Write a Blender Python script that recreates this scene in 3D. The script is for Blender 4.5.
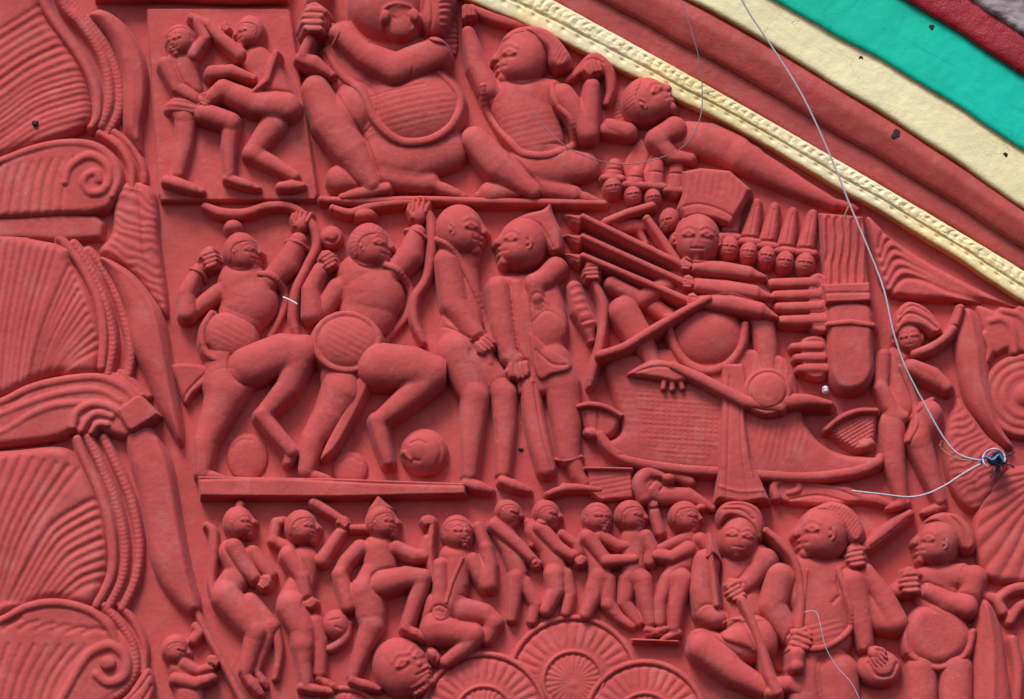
import bpy, math, random
import numpy as np
random.seed(4); rng = np.random.default_rng(7)
for o in list(bpy.data.objects): bpy.data.objects.remove(o, do_unlink=True)
SC = bpy.context.scene; COL = SC.collection
R = math.radians
# ------------------------------------------------------------------ camera
S = 0.002                     # metres per picture pixel at the wall
PITCH = R(13); LENS = 150.0
FPX = LENS/36.0*1024; DIST = FPX*S
VD = np.array([0, math.cos(PITCH), math.sin(PITCH)]); VU = np.array([0, -math.sin(PITCH), math.cos(PITCH)])
CENTRE = np.array([0, 0, 4.0]); CAMP = CENTRE - DIST*VD
cam = bpy.data.cameras.new('camera'); co = bpy.data.objects.new('camera', cam); COL.objects.link(co)
cam.lens = LENS; cam.sensor_width = 36; cam.clip_end = 400; cam.clip_start = 0.1
co.location = CAMP; co.rotation_euler = (math.pi/2+PITCH, 0, 0); SC.camera = co
SC.render.resolution_x = 1024; SC.render.resolution_y = 699
# ------------------------------------------------------------------ light: soft overcast daylight from above
w = bpy.data.worlds.new('World'); SC.world = w; w.use_nodes = True
nt = w.node_tree; sky = nt.nodes.new('ShaderNodeTexSky'); sky.sky_type = 'NISHITA'; sky.sun_disc = False
SUN_EL, SUN_AZ = R(54), R(-24)          # azimuth measured from the wall's outward normal, negative = left
sky.sun_elevation = SUN_EL; sky.sun_rotation = math.pi + SUN_AZ*-1
sky.air_density = 1.2; sky.dust_density = 3.0
bg = nt.nodes['Background']; bg.inputs['Strength'].default_value = 0.075
nt.links.new(sky.outputs[0], bg.inputs['Color'])
sl = bpy.data.lights.new('sun', 'SUN'); sl.energy = 1.5; sl.angle = R(20); sl.color = (1, .95, .9)
so = bpy.data.objects.new('sun', sl); COL.objects.link(so)
from mathutils import Vector, Matrix
sd = Vector((math.sin(SUN_AZ)*math.cos(SUN_EL), -math.cos(SUN_AZ)*math.cos(SUN_EL), math.sin(SUN_EL)))
so.rotation_euler = sd.to_track_quat('Z', 'Y').to_euler(); so.location = (0, -4, 9)
SC.view_settings.view_transform = 'Standard'; SC.view_settings.look = 'None'
SC.view_settings.gamma = 1; SC.view_settings.exposure = 0.92
# ------------------------------------------------------------------ materials
def mat(name, col, rough=.55, var=.10, bump=.25, scale=40, dust=0.0, spots=None, tint=None, spec=.4, sheen=0, streak=None, fade=None):
    m = bpy.data.materials.new(name); m.use_nodes = True; n = m.node_tree.nodes; l = m.node_tree.links
    b = n['Principled BSDF']; b.inputs['Roughness'].default_value = rough
    b.inputs['Specular IOR Level'].default_value = spec
    b.inputs['Sheen Weight'].default_value = sheen; b.inputs['Sheen Roughness'].default_value = .45; b.inputs['Sheen Tint'].default_value = (.9, .85, 1, 1)
    geo = n.new('ShaderNodeNewGeometry')
    pos = geo.outputs['Position']
    def noise(s, d=4, r=.55):
        x = n.new('ShaderNodeTexNoise'); x.inputs['Scale'].default_value = s; x.inputs['Detail'].default_value = d
        x.inputs['Roughness'].default_value = r; l.new(pos, x.inputs['Vector']); return x
    def ramp(f, a, bb):
        x = n.new('ShaderNodeMapRange'); x.inputs[1].default_value = a; x.inputs[2].default_value = bb
        x.inputs[3].default_value = 0; x.inputs[4].default_value = 1; l.new(f, x.inputs[0]); return x.outputs[0]
    def mix(f, a, c):
        x = n.new('ShaderNodeMix'); x.data_type = 'RGBA'
        l.new(f, x.inputs[0]) if not isinstance(f, float) else setattr(x.inputs[0], 'default_value', f)
        for sk, v in ((x.inputs[6], a), (x.inputs[7], c)):
            if isinstance(v, tuple): sk.default_value = (*v, 1)
            else: l.new(v, sk)
        return x.outputs[2]
    c2 = tuple(min(1, v*(1+var)+var*.03) for v in col); c1 = tuple(v*(1-var) for v in col)
    out = mix(ramp(noise(7, 5).outputs[0], .33, .67), c1, c2)
    out = mix(ramp(noise(60, 3).outputs[0], .60, .80), out, tuple(v*(1-var*1.3) for v in col))
    if tint: out = mix(ramp(noise(2.3, 4).outputs[0], .45, .72), out, tint)
    if fade: out = mix(ramp(noise(4.1, 7, .65).outputs[0], .54, .72), out, fade)
    if dust:
        g = n.new('ShaderNodeMath'); g.operation = 'MULTIPLY'; g.inputs[1].default_value = dust
        l.new(ramp(noise(18, 8, .7).outputs[0], .52, .80), g.inputs[0])
        out = mix(g.outputs[0], out, (.62, .50, .50))
        sp = n.new('ShaderNodeMath'); sp.operation = 'MULTIPLY'; sp.inputs[1].default_value = .7
        l.new(ramp(noise(230, 2, .5).outputs[0], .76, .80), sp.inputs[0])
        out = mix(sp.outputs[0], out, (.75, .66, .66))
    if spots: out = mix(ramp(noise(95, 3, .6).outputs[0], .71, .75), out, spots)
    if streak:
        mp = n.new('ShaderNodeMapping'); mp.inputs['Rotation'].default_value = (0, R(-31), 0); l.new(pos, mp.inputs[0])
        mp2 = n.new('ShaderNodeMapping'); mp2.inputs['Scale'].default_value = (5, 30, 62); l.new(mp.outputs[0], mp2.inputs[0])
        sn = n.new('ShaderNodeTexNoise'); sn.inputs['Scale'].default_value = 1.0; sn.inputs['Detail'].default_value = 7; sn.inputs['Roughness'].default_value = .68
        l.new(mp2.outputs[0], sn.inputs['Vector'])
        sm_ = n.new('ShaderNodeMath'); sm_.operation = 'MULTIPLY'; sm_.inputs[1].default_value = .75; l.new(ramp(sn.outputs[0], .56, .74), sm_.inputs[0])
        out = mix(sm_.outputs[0], out, streak)
        vo = n.new('ShaderNodeTexVoronoi'); vo.feature = 'DISTANCE_TO_EDGE'; vo.inputs['Scale'].default_value = 5.5
        wob = n.new('ShaderNodeMix'); wob.data_type = 'VECTOR'; wob.inputs[0].default_value = .12
        l.new(pos, wob.inputs[4]); l.new(noise(9, 5, .7).outputs[1], wob.inputs[5]); l.new(wob.outputs[1], vo.inputs['Vector'])
        ck = n.new('ShaderNodeMath'); ck.operation = 'LESS_THAN'; ck.inputs[1].default_value = .0022; l.new(vo.outputs['Distance'], ck.inputs[0])
        ck2 = n.new('ShaderNodeMath'); ck2.operation = 'MULTIPLY'; l.new(ck.outputs[0], ck2.inputs[0]); l.new(ramp(noise(3.1, 3).outputs[0], .5, .62), ck2.inputs[1])
        out = mix(ck2.outputs[0], out, tuple(v*.6 for v in streak))
    l.new(out, b.inputs['Base Color'])
    rr = n.new('ShaderNodeMapRange'); rr.inputs[3].default_value = rough-.1; rr.inputs[4].default_value = rough+.13
    l.new(noise(25, 4).outputs[0], rr.inputs[0]); l.new(rr.outputs[0], b.inputs['Roughness'])
    ad = n.new('ShaderNodeMath'); ad.operation = 'MULTIPLY_ADD'; ad.inputs[1].default_value = .35
    l.new(noise(scale*9, 3).outputs[0], ad.inputs[0]); l.new(noise(scale*2.2, 5, .6).outputs[0], ad.inputs[2])
    bp = n.new('ShaderNodeBump'); bp.inputs['Strength'].default_value = bump; bp.inputs['Distance'].default_value = .004
    l.new(ad.outputs[0], bp.inputs['Height']); l.new(bp.outputs[0], b.inputs['Normal'])
    return m
RED  = mat('red_paint', (.495, .070, .071), .74, .12, .34, 40, dust=.15, tint=(.44, .058, .062), spec=.3, sheen=.1, fade=(.52, .096, .094))
BAND = mat('red_band_paint', (.42, .055, .050), .55, .14, .35, 25, dust=.10, tint=(.40, .05, .05), streak=(.30, .035, .035))
CREAM = mat('cream_paint', (.90, .82, .50), .5, .06, .35, 30, tint=(.80, .68, .40), spots=(.35, .24, .12), streak=(.70, .54, .26))
CORD = mat('cream_cord_paint', (.82, .66, .34), .5, .12, .4, 40, tint=(.85, .79, .62), spots=(.30, .17, .08))
OCHRE = mat('ochre_paint', (.72, .43, .12), .6, .15, .4, 30)
GREEN = mat('green_paint', (.001, .50, .36), .6, .08, .22, 25, spec=.2, tint=(.002, .56, .44), spots=(.02, .28, .2), streak=(.004, .34, .26))
MAROON = mat('maroon_paint', (.30, .008, .02), .35, .2, .6, 25, spots=(.45, .10, .12))
STONE = mat('grey_stone', (.30, .25, .27), .85, .35, .9, 18, spots=(.08, .07, .07))
WIRE = mat('pale_wire', (.48, .46, .54), .4, .12, .1, 60)
THIN = mat('thin_grey_wire', (.22, .16, .18), .5, .15, .1, 60)
RUST = mat('rusty_wire', (.36, .19, .10), .7, .3, .2, 60)
DARK = mat('dark_blue_plastic', (.022, .030, .06), .35, .4, .3, 60)
BLUE = mat('blue_tape', (.06, .12, .30), .35, .3, .3, 60)
WHITE = mat('white_scrap', (.72, .75, .85), .4, .1, .2, 60)
BLACK = mat('dark_hole', (.03, .015, .015), .9, .3, .3, 60, spots=(.25, .2, .2))
# ------------------------------------------------------------------ geometry helpers
def world(px, py, h):
    """picture position on the plane h pixels in front of the wall -> metres"""
    a = (np.asarray(px, float)-512)/FPX; b = -(np.asarray(py, float)-349.5)/FPX
    dy = VD[1]+b*VU[1]; dz = VD[2]+b*VU[2]
    t = (-np.asarray(h, float)*S-CAMP[1])/dy
    return a*t, CAMP[1]+dy*t, CAMP[2]+dz*t
def pt(px, py, h): return np.array([float(v) for v in world(px, py, h)])
LAT = rng.random((256, 256))
def noise(x, y):
    xi = np.floor(x).astype(int); yi = np.floor(y).astype(int); fx = x-xi; fy = y-yi
    fx = fx*fx*(3-2*fx); fy = fy*fy*(3-2*fy)
    g = lambda i, j: LAT[i % 256, j % 256]
    return (g(xi, yi)*(1-fx)+g(xi+1, yi)*fx)*(1-fy)+(g(xi, yi+1)*(1-fx)+g(xi+1, yi+1)*fx)*fy-.5
def P(s):
    if not isinstance(s, str): return s
    return [tuple(float(v) for v in q.split(',')) for q in s.split()]
def spline(pts, n=8, closed=False):
    p = [np.array(q, float) for q in pts]; m = len(p); out = []
    for i in range(m if closed else m-1):
        if closed: a, b, c, d = p[i-1], p[i], p[(i+1) % m], p[(i+2) % m]
        else: a, b, c, d = p[max(i-1, 0)], p[i], p[i+1], p[min(i+2, m-1)]
        for k in range(n):
            t = k/n
            out.append(.5*((2*b)+(c-a)*t+(2*a-5*b+4*c-d)*t*t+(3*b-a-3*c+d)*t**3))
    if not closed: out.append(p[-1])
    return out
def mesh_obj(name, V, F, m, parent=None, origin=None, smooth=True):
    me = bpy.data.meshes.new(name); V = np.asarray(V, np.float32)
    if origin is None: origin = V.mean(0)
    me.vertices.add(len(V)); me.vertices.foreach_set('co', (V-np.asarray(origin, np.float32)).ravel())
    F = np.asarray(F, np.int32); k = F.shape[1]
    me.loops.add(F.size); me.loops.foreach_set('vertex_index', F.ravel())
    me.polygons.add(len(F)); me.polygons.foreach_set('loop_start', np.arange(len(F), dtype=np.int32)*k)
    me.polygons.foreach_set('loop_total', np.full(len(F), k, np.int32))
    me.polygons.foreach_set('use_smooth', np.full(len(F), smooth))
    me.update(calc_edges=True); me.validate(); me.materials.append(m)
    o = bpy.data.objects.new(name, me); COL.objects.link(o)
    if parent is not None: o.parent = parent
    else: o.location = [float(v) for v in origin]
    return o
def tag(o, label, cat, group=None, kind=None):
    if label: o['label'] = label
    if cat: o['category'] = cat
    if group: o['group'] = group
    if kind: o['kind'] = kind
    return o
def smax(a, b, k):
    if k <= 0: return np.maximum(a, b)
    h = np.clip(k-np.abs(a-b), 0, None)/k
    return np.maximum(a, b)+h*h*k*.25
STEEP = 4.5; HS = 1.14      # side slope and overall depth of the carving
class Field:
    """a carved surface: height over the wall on a fine grid, carried by its own mesh"""
    def __init__(s, X, Y, T, name, m):
        s.X, s.Y, s.T, s.name, s.m = X, Y, T, name, m
        s.H = np.full(X.shape, -1e3); s.Tc = np.maximum(T, 0)
    def done(s): return s.fig.done()
    def part(s, *a, **k): return s.fig.part(*a, **k)
    def add(s, h, d, k, cr, crown=None):
        if cr:
            wgt = 1 if crown is None else np.clip((crown-s.H)/4, 0, 1)
            s.H = np.where(d > 0, s.H-1.3*cr*wgt*np.exp(-(d/2.2)**2), s.H)
        s.H = smax(s.H, h, k)
    def dome(s, d, r, z, hgt, on):
        q = np.clip(1-(np.clip(d, 0, None)/r)**2.25, 0, 1)
        h = z+hgt*np.sqrt(q)-STEEP*np.clip(d-r, 0, None)
        return h+s.Tc if on else h
    def L(s, pts, z=8, flat=.8, k=3, cr=0, on=False, sm=False):
        pts = P(pts)
        if sm: pts = spline(pts, 6)
        best = None; bd = None; crown = None
        if len(pts) == 1: pts = [pts[0], pts[0]]
        if on:                                        # a cord lying on the body: follow the surface smoothly
            if not sm: pts = spline(pts, 5)
            x0, y0, st = s.X[0, 0], s.Y[0, 0], s.X[0, 1]-s.X[0, 0]
            zz = np.array([s.Tc[int(np.clip((p[1]-y0)/st, 0, s.X.shape[0]-1)), int(np.clip((p[0]-x0)/st, 0, s.X.shape[1]-1))] for p in pts])
            zz = np.maximum(zz, 4)
            for _ in range(3):
                e = np.concatenate([zz[:1], zz, zz[-1:]]); zz = np.maximum((e[:-2]+e[1:-1]+e[2:])/3, zz-1.0)
            pts = [(p[0], p[1], p[2], z0+z-p[2]*.25) for p, z0 in zip(pts, zz)]; on = False
        for a, b in zip(pts[:-1], pts[1:]):
            dx, dy = b[0]-a[0], b[1]-a[1]; L2 = dx*dx+dy*dy+1e-9
            t = np.clip(((s.X-a[0])*dx+(s.Y-a[1])*dy)/L2, 0, 1)
            d = np.hypot(s.X-a[0]-t*dx, s.Y-a[1]-t*dy); r = a[2]+(b[2]-a[2])*t; r = np.where(r > 4, r*.975-.3, r)
            rh = np.where(r > 8, 8+(r-8)*.62, r)
            za = a[3] if len(a) > 3 else z; zb = b[3] if len(b) > 3 else z
            h = s.dome(d, r, za+(zb-za)*t, rh*flat, on)
            cw = za+(zb-za)*t+rh*flat
            crown = cw if crown is None else np.where(h > best, cw, crown)
            best = h if best is None else np.maximum(best, h); bd = d-r if bd is None else np.minimum(bd, d-r)
        s.add(best, bd, k, cr, crown); return s
    def E(s, x, y, rx, ry, z=8, hgt=None, a=0, k=3, cr=0, on=False):
        c, q = math.cos(R(a)), math.sin(R(a)); dx, dy = s.X-x, s.Y-y
        u = np.hypot((dx*c+dy*q)/rx, (-dx*q+dy*c)/ry); r = min(rx, ry)
        hgt = r*.8 if hgt is None else hgt
        h = z+hgt*np.sqrt(np.clip(1-u**2.2, 0, 1))-STEEP*r*np.clip(u-1, 0, None)
        if on: h = h+s.Tc
        s.add(h, (u-1)*r, k, cr); return s
    def sdf(s, pts):
        q = np.array([p[:2] for p in pts]); best = np.full(s.X.shape, 1e9); ins = np.zeros(s.X.shape, bool)
        for (x0, y0), (x1, y1) in zip(q, np.roll(q, -1, 0)):
            dx, dy = x1-x0, y1-y0
            t = np.clip(((s.X-x0)*dx+(s.Y-y0)*dy)/(dx*dx+dy*dy+1e-9), 0, 1)
            best = np.minimum(best, (s.X-x0-t*dx)**2+(s.Y-y0-t*dy)**2)
            if y0 != y1: ins ^= ((y0 > s.Y) != (y1 > s.Y)) & (s.X < (s.Y-y0)*dx/dy+x0)
        d = np.sqrt(best); return np.where(ins, d, -d)
    def G(s, pts, z=0, hgt=10, rnd=5, k=2, cr=0, on=False, sm=True, bulge=0):
        pts = P(pts)
        if sm: pts = spline([p[:2] for p in pts], 6, True)
        d = s.sdf(pts); u = np.clip(d/rnd, 0, 1)
        h = z+hgt*np.sqrt(1-(1-u)**2)+bulge*np.sqrt(np.clip(d, 0, None))+np.minimum(d, 0)*STEEP
        if on: h = h+s.Tc
        s.add(h, -d, k, cr); return s
    def dist(s, pts, sm=True):
        pts = P(pts)
        if sm and len(pts) > 2: pts = spline([p[:2] for p in pts], 6)
        best = np.full(s.X.shape, 1e9); acc = np.zeros(s.X.shape); run = 0
        for a, b in zip(pts[:-1], pts[1:]):
            dx, dy = b[0]-a[0], b[1]-a[1]; L2 = dx*dx+dy*dy+1e-9
            t = np.clip(((s.X-a[0])*dx+(s.Y-a[1])*dy)/L2, 0, 1)
            d = np.hypot(s.X-a[0]-t*dx, s.Y-a[1]-t*dy); c = d < best
            best = np.where(c, d, best); acc = np.where(c, run+t*math.sqrt(L2), acc); run += math.sqrt(L2)
        return best, acc
    def K(s, pts, w=1.2, amp=-1.5, sm=True):
        d, _ = s.dist(pts, sm); s.H = s.H+amp*np.exp(-(d/w)**2); return s
    def rope(s, pts, w, z, hgt, pitch=4, amp=1.0, slant=.7, k=1.5, on=False):
        """twisted or fringed cord along a curve"""
        d, a = s.dist(pts)
        h = s.dome(d, w, z, hgt, on)+np.where(d < w*1.1, .38*amp*np.sin(2*math.pi*(a/pitch+slant*d/w)), 0)
        s.add(h, d-w, k, .0); return s
    def stripes(s, pts, ang, sp, amp, sm=True, edge=2, warp=0):
        pts = P(pts); pts = spline([p[:2] for p in pts], 6, True) if sm else pts
        m = np.clip(s.sdf(pts)/edge, 0, 1); c, q = math.cos(R(ang)), math.sin(R(ang))
        ph = (s.X*c+s.Y*q)/sp+(warp+.25)*noise(s.X/14, s.Y/14); s.H = s.H+amp*(.75 if warp else .5)*m*np.sin(2*math.pi*ph); return s
    def dots(s, pts, ang, sx, sy, amp, sm=True):
        pts = P(pts); pts = spline([p[:2] for p in pts], 6, True) if sm else pts
        m = np.clip(s.sdf(pts)/2, 0, 1); c, q = math.cos(R(ang)), math.sin(R(ang))
        u = (s.X*c+s.Y*q)/sx; v = (-s.X*q+s.Y*c)/sy
        s.H = s.H+.5*amp*m*np.clip(np.cos(2*math.pi*u)*.5+.5, 0, 1)*np.clip(np.cos(2*math.pi*v)*.5+.5, 0, 1)**1.5; return s
    def fan(s, pts, ox, oy, n, amp, bend=0, sm=True, edge=3, r0=0, sharp=1.0):
        """ribs radiating from a point, curved by bend"""
        pts = P(pts); pts = spline([p[:2] for p in pts], 6, True) if sm else pts
        m = np.clip(s.sdf(pts)/edge, 0, 1); dx, dy = s.X-ox, s.Y-oy; rr = np.hypot(dx, dy)
        ph = np.arctan2(dy, dx)*n/(2*math.pi)+bend*rr/100+.25*noise(s.X/25, s.Y/25)
        f = np.abs(np.sin(math.pi*ph))**sharp
        s.H = s.H+amp*m*np.clip((rr-r0)/12, 0, 1)*(f-.6); return s
    # ---- anatomy
    def head(s, x, y, r, f='R', z=8, tilt=0, ry=1.08, hgt=None, ear=True, face=.5, k=2):
        face += max(0, 17-r)*.06; hgt = r*.75 if hgt is None else hgt; c, q = math.cos(R(tilt)), math.sin(R(tilt)); sg = {'R': 1, 'L': -1, 'F': 0, 'r': .5, 'l': -.5}[f]
        def at(u, v): u *= r; v *= r; return x+u*c-v*q, y+u*q+v*c
        def cap(us, rad, zz, kk=1.0, fl=.8):
            s.L([(*at(u, v), rr*r) for (u, v), rr in zip(us, rad)], z+zz*hgt, fl, kk)
        s.E(x, y, r, r*ry, z, hgt, tilt, k, cr=1.5)
        if abs(sg) == 1:
            s.E(*at(sg*.22, .42), r*.72, r*.62, z, hgt*.92, tilt, 4)
            cap([(sg*.80, -.22), (sg*1.02, .16)], [.13, .19], .25); cap([(sg*.88, .42), (sg*.78, .44)], [.13, .12], .25, .5)
            cap([(sg*.83, .63), (sg*.72, .64)], [.13, .12], .22, .5); cap([(sg*.62, .86)], [.26], .2, 2)
            ey = [(sg*.52, 0.0)]
        else:
            s.E(*at(sg*.3, .35), r*.78, r*.72, z, hgt*.95, tilt, 4)
            cap([(sg, -.2), (sg*1.15, .27)], [.06, .13], .80, 2.5); cap([(sg*1.1-.2, .53), (sg*1.1+.2, .53)], [.09, .09], .74, 1)
            cap([(sg*1.05-.17, .68), (sg*1.05+.17, .68)], [.09, .09], .68, 1); cap([(sg, .90)], [.2], .5, 2)
            ey = [(sg-.40, -.02), (sg+.40, -.02)]
            if sg: ey = [(sg-.42, -.02), (sg+.30, -.02)]
        for u, v in ey:
            e1 = [at(u-.22, v+.02), at(u, v-.11), at(u+.22, v+.02)]; e2 = [at(u-.22, v+.02), at(u, v+.12), at(u+.22, v+.02)]
            ew = max(.9, r*.055)
            s.E(*at(u, v+.14), r*.3, r*.22, z-9, 9, tilt, 0) if False else None
            s.K([at(u-.2, v+.02), at(u+.2, v+.02)], r*.13, r*.05*face, False)
            s.K(e1, ew, r*.075*face); s.K(e2, ew, r*.06*face)
            s.K([at(u-.2, v+.18), at(u+.2, v+.18)], r*.08, -r*.07*face, False)
            s.K([at(u-.3, v-.22), at(u, v-.36), at(u+.3, v-.22)], r*.07, r*.065*face)
        if abs(sg) == 1:
            s.K([at(sg*.62, .53), at(sg*.95, .53)], r*.06, -r*.10*face, False); s.K([at(sg*.66, .2), at(sg*.6, .5)], r*.07, -r*.06*face)
            s.K([at(sg*.8, .26), at(sg*.92, .3)], r*.06, -r*.07*face, False)
        else:
            s.K([at(sg*1.1-.26, .60), at(sg*1.1+.26, .60)], r*.045, -r*.10*face, False)
            for q2 in (-.2, .2): s.K([at(sg+q2*.7, .25), at(sg+q2*1.5, .55)], r*.07, -r*.03*face, False)
        if ear:
            es = [(-sg*.28, .12)] if abs(sg) == 1 else ([(-.95, .1), (.95, .1)] if sg == 0 else [(-sg*1.5, .12)])
            for u, v in es:
                ex, eyy = at(u, v); s.E(ex, eyy, r*.17, r*.28, z+hgt*(.85 if abs(sg) == 1 else .25), r*.16, tilt, .6)
                s.K([at(u-.05, v-.12), at(u+.02, v+.05), at(u-.03, v+.15)], r*.06, -r*.10)
        s.fr = (x, y, r, sg, tilt); return s
    def fist(s, x, y, r, ang=0, z=14, thumb=1, n=4):
        c, q = math.cos(R(ang)), math.sin(R(ang))
        def at(u, v): return x+(u*c-v*q)*r, y+(u*q+v*c)*r
        s.E(x, y, r*.85, r*.95, z-r*.3, r*.75, ang, 2, cr=1.2)
        for i in range(n):
            v = (i-(n-1)/2)*(1.72/n); ln = (.62, .78, .72, .52)[i % 4]
            s.L([(*at(-.35, v), r*.23), (*at(ln*.55, v), r*.24), (*at(ln, v*.9), r*.19)], z+r*.28, .9, .25, cr=.9)
        s.L([(*at(-.55, -.55*thumb), r*.27), (*at(.05, -.98*thumb), r*.24), (*at(.5, -.85*thumb), r*.18)], z+r*.2, .9, .8, cr=.5)
        return s
    def palm(s, x, y, r, ang=0, z=12, thumb=1, spread=.22):
        c, q = math.cos(R(ang)), math.sin(R(ang))
        def at(u, v): return x+(u*c-v*q)*r, y+(u*q+v*c)*r
        s.E(x, y, r*.8, r*.68, z-r*.15, r*.5, ang, 2, cr=.8)
        for i, ln in enumerate((1.35, 1.6, 1.55, 1.25)):
            v = (i-1.5)*.36*thumb
            s.L([(*at(.35, v), r*.2), (*at(.9, v*(1+spread)), r*.19), (*at(ln, v*(1+spread*1.5)), r*.14)], z+r*.1, .9, .4, cr=.5)
        s.L([(*at(-.35, -.5*thumb), r*.24), (*at(.25, -.95*thumb), r*.2), (*at(.7, -1.0*thumb), r*.15)], z+r*.1, .9, .8)
        return s
    def foot(s, ax, ay, tx, ty, r=6, z=9, heel=.35):
        dx, dy = tx-ax, ty-ay; n = math.hypot(dx, dy); ux, uy = dx/n, dy/n
        hx, hy = ax-ux*n*heel*.5, ay-uy*n*heel*.5
        s.L([(hx, hy, r*.72), (ax+dx*.35, ay+dy*.35, r*.85), (ax+dx*.8, ay+dy*.8, r*.66), (tx, ty, r*.45)], z, .9, 2, cr=1)
        for i in range(4):
            v = (i-1.2)*r*.28
            s.K([(ax+dx*.82-uy*v, ay+dy*.82+ux*v), (tx+ux*r*.3-uy*v, ty+uy*r*.3+ux*v)], .8, -.9, False)
        return s
    def tur(s, name, pts, z, hgt, rnd):
        s.G(pts, z, hgt-2.6, rnd+2, 9); g_ = s.part(name); g_.fr = getattr(s, 'fr', None); return g_.G(pts, z, hgt, rnd, 1)
    def cap(s, th=2.5, pts=None, hx=None, stripe=0, rnd=4):
        """hair or headgear following the last head of the body"""
        x, y, r, sg, tilt = hx; c, q = math.cos(R(tilt)), math.sin(R(tilt))
        if pts is None:
            pts = [(.98, -.30), (.80, -.72), (.30, -1.12), (-.35, -1.12), (-.92, -.72), (-1.06, .05), (-.85, .62), (-.55, .62), (-.48, .1), (-.25, -.22), (.15, -.36), (.6, -.38)] \
                if abs(sg) == 1 else [(-1.04, .05), (-1.0, -.5), (-.6, -1.02), (0, -1.2), (.6, -1.02), (1.0, -.5), (1.04, .05), (.86, -.2), (.5, -.5), (0, -.6), (-.5, -.5), (-.86, -.2)]
        m = sg if abs(sg) == 1 else 1
        W = [(x+(u*m*c-v*q)*r, y+(u*m*q+v*c)*r) for u, v in pts]
        s.G(W, 0, th, rnd, 1, on=True)
        if stripe: s.fan(W, x, y, stripe, th*.45, .8)
        return s
def blur(H, sg):
    if sg <= 0: return H
    n = int(math.ceil(sg*2.5)); kx = np.exp(-(np.arange(-n, n+1)/sg)**2/2); kx /= kx.sum()
    for ax in (0, 1):
        Q_ = np.pad(H, [(n, n) if a == ax else (0, 0) for a in (0, 1)], mode='edge'); out = 0
        for i, kv in enumerate(kx): out = out+kv*(Q_[i:i+H.shape[0], :] if ax == 0 else Q_[:, i:i+H.shape[1]])
        H = out
    return H
def pieces(c):
    """4-connected pieces of a boolean grid, largest first"""
    c = c.copy(); out = []
    n, m = c.shape
    while True:
        seeds = np.argwhere(c)
        if not len(seeds): break
        st = [tuple(seeds[0])]; c[st[0]] = False; got = []
        while st:
            i, j = st.pop(); got.append((i, j))
            for a, b in ((i+1, j), (i-1, j), (i, j+1), (i, j-1)):
                if 0 <= a < n and 0 <= b < m and c[a, b]: c[a, b] = False; st.append((a, b))
        out.append(got)
    out.sort(key=len, reverse=True); return out
TURB = ('turban', 'cap', 'headdress')
class Fig:
    def __init__(s, label, x0, y0, x1, y1, z0=10, name='relief_figure', cat='relief figure', group='red painted carved figures in the relief', step=.7, floor=0, m=None, hs=None, soft=.5, hoff=0):
        s.name, s.label, s.cat, s.group, s.z0, s.floor, s.m = name, label, cat, group, z0, floor, m or RED; s.hs = HS if hs is None else hs; s.soft = soft/step; s.hoff = hoff
        s.xs = np.arange(x0, x1+step, step); s.ys = np.arange(y0, y1+step, step)
        s.X, s.Y = np.meshgrid(s.xs, s.ys); s.top = np.full(s.X.shape, -1e3); s.parts = []; s.part('body')
    def part(s, name, m=None, wob=.5):
        if s.parts: s.top = np.maximum(s.top, s.parts[-1].H)
        s.f = Field(s.X, s.Y, s.top.copy(), name, m or s.m); s.f.wob = wob; s.f.fig = s; s.parts.append(s.f); return s.f
    def __getattr__(s, k): return getattr(s.f, k)
    def done(s, origin=None):
        n = noise(s.X/13+3, s.Y/13)*1.2+noise(s.X/4.3, s.Y/4.3+9)*.4
        wx, _, wz = world(s.X, s.Y, s.z0*.5*s.hs)
        o0 = None; res = []; keeps = []
        for f in s.parts:
            H = blur(np.maximum(f.H+s.hoff, np.maximum(f.T+s.hoff-4, s.floor-4.5)), s.soft)+n*f.wob
            f.H = f.H+s.hoff; f.T = f.T+s.hoff
            low = np.maximum(f.T-1.5, s.floor-3)
            raw = f.H > (np.maximum(f.T-.9, s.floor-3))
            ok = (H > low) & raw if f is not s.parts[0] else H > low
            c = ok[:-1, :-1] | ok[1:, :-1] | ok[:-1, 1:] | ok[1:, 1:]
            if not c.any(): print('EMPTY part', s.label, f.name); continue
            pcs = pieces(c); lim = .12*len(pcs[0])
            for pc in pcs:
                if pc is not pcs[0] and (len(pc) < lim or len(pc) < 30): continue
                cc = np.zeros_like(c); ij = np.array(pc); cc[ij[:, 0], ij[:, 1]] = True
                keeps.append((f, np.maximum(H, np.maximum(f.T-6, s.floor-5)), cc))
        allx = np.concatenate([wx[:-1, :-1][c] for _, _, c in keeps]); allz = np.concatenate([wz[:-1, :-1][c] for _, _, c in keeps])
        org = np.array([(allx.min()+allx.max())/2, -s.floor*S, allz.min()])
        single = len(keeps) == 1; root = None
        if not single:
            root = bpy.data.objects.new(s.name, None); COL.objects.link(root); root.location = org; root.empty_display_size = .05
            tag(root, s.label, s.cat, s.group)
        for f, H, c in keeps:
            idx = np.full(s.X.shape, -1); use = np.zeros(s.X.shape, bool)
            for a in (slice(None, -1), slice(1, None)):
                for b in (slice(None, -1), slice(1, None)): use[a, b] |= c
            idx[use] = np.arange(use.sum())
            V = np.stack([wx[use], -H[use]*S*s.hs, wz[use]], 1)
            i, j = np.nonzero(c)
            F = np.stack([idx[i, j], idx[i+1, j], idx[i+1, j+1], idx[i, j+1]], 1)
            ob = mesh_obj(s.name if single else f.name, V, F, f.m, root, org)
            if single: tag(ob, s.label, s.cat, s.group); root = ob
        return root
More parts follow.
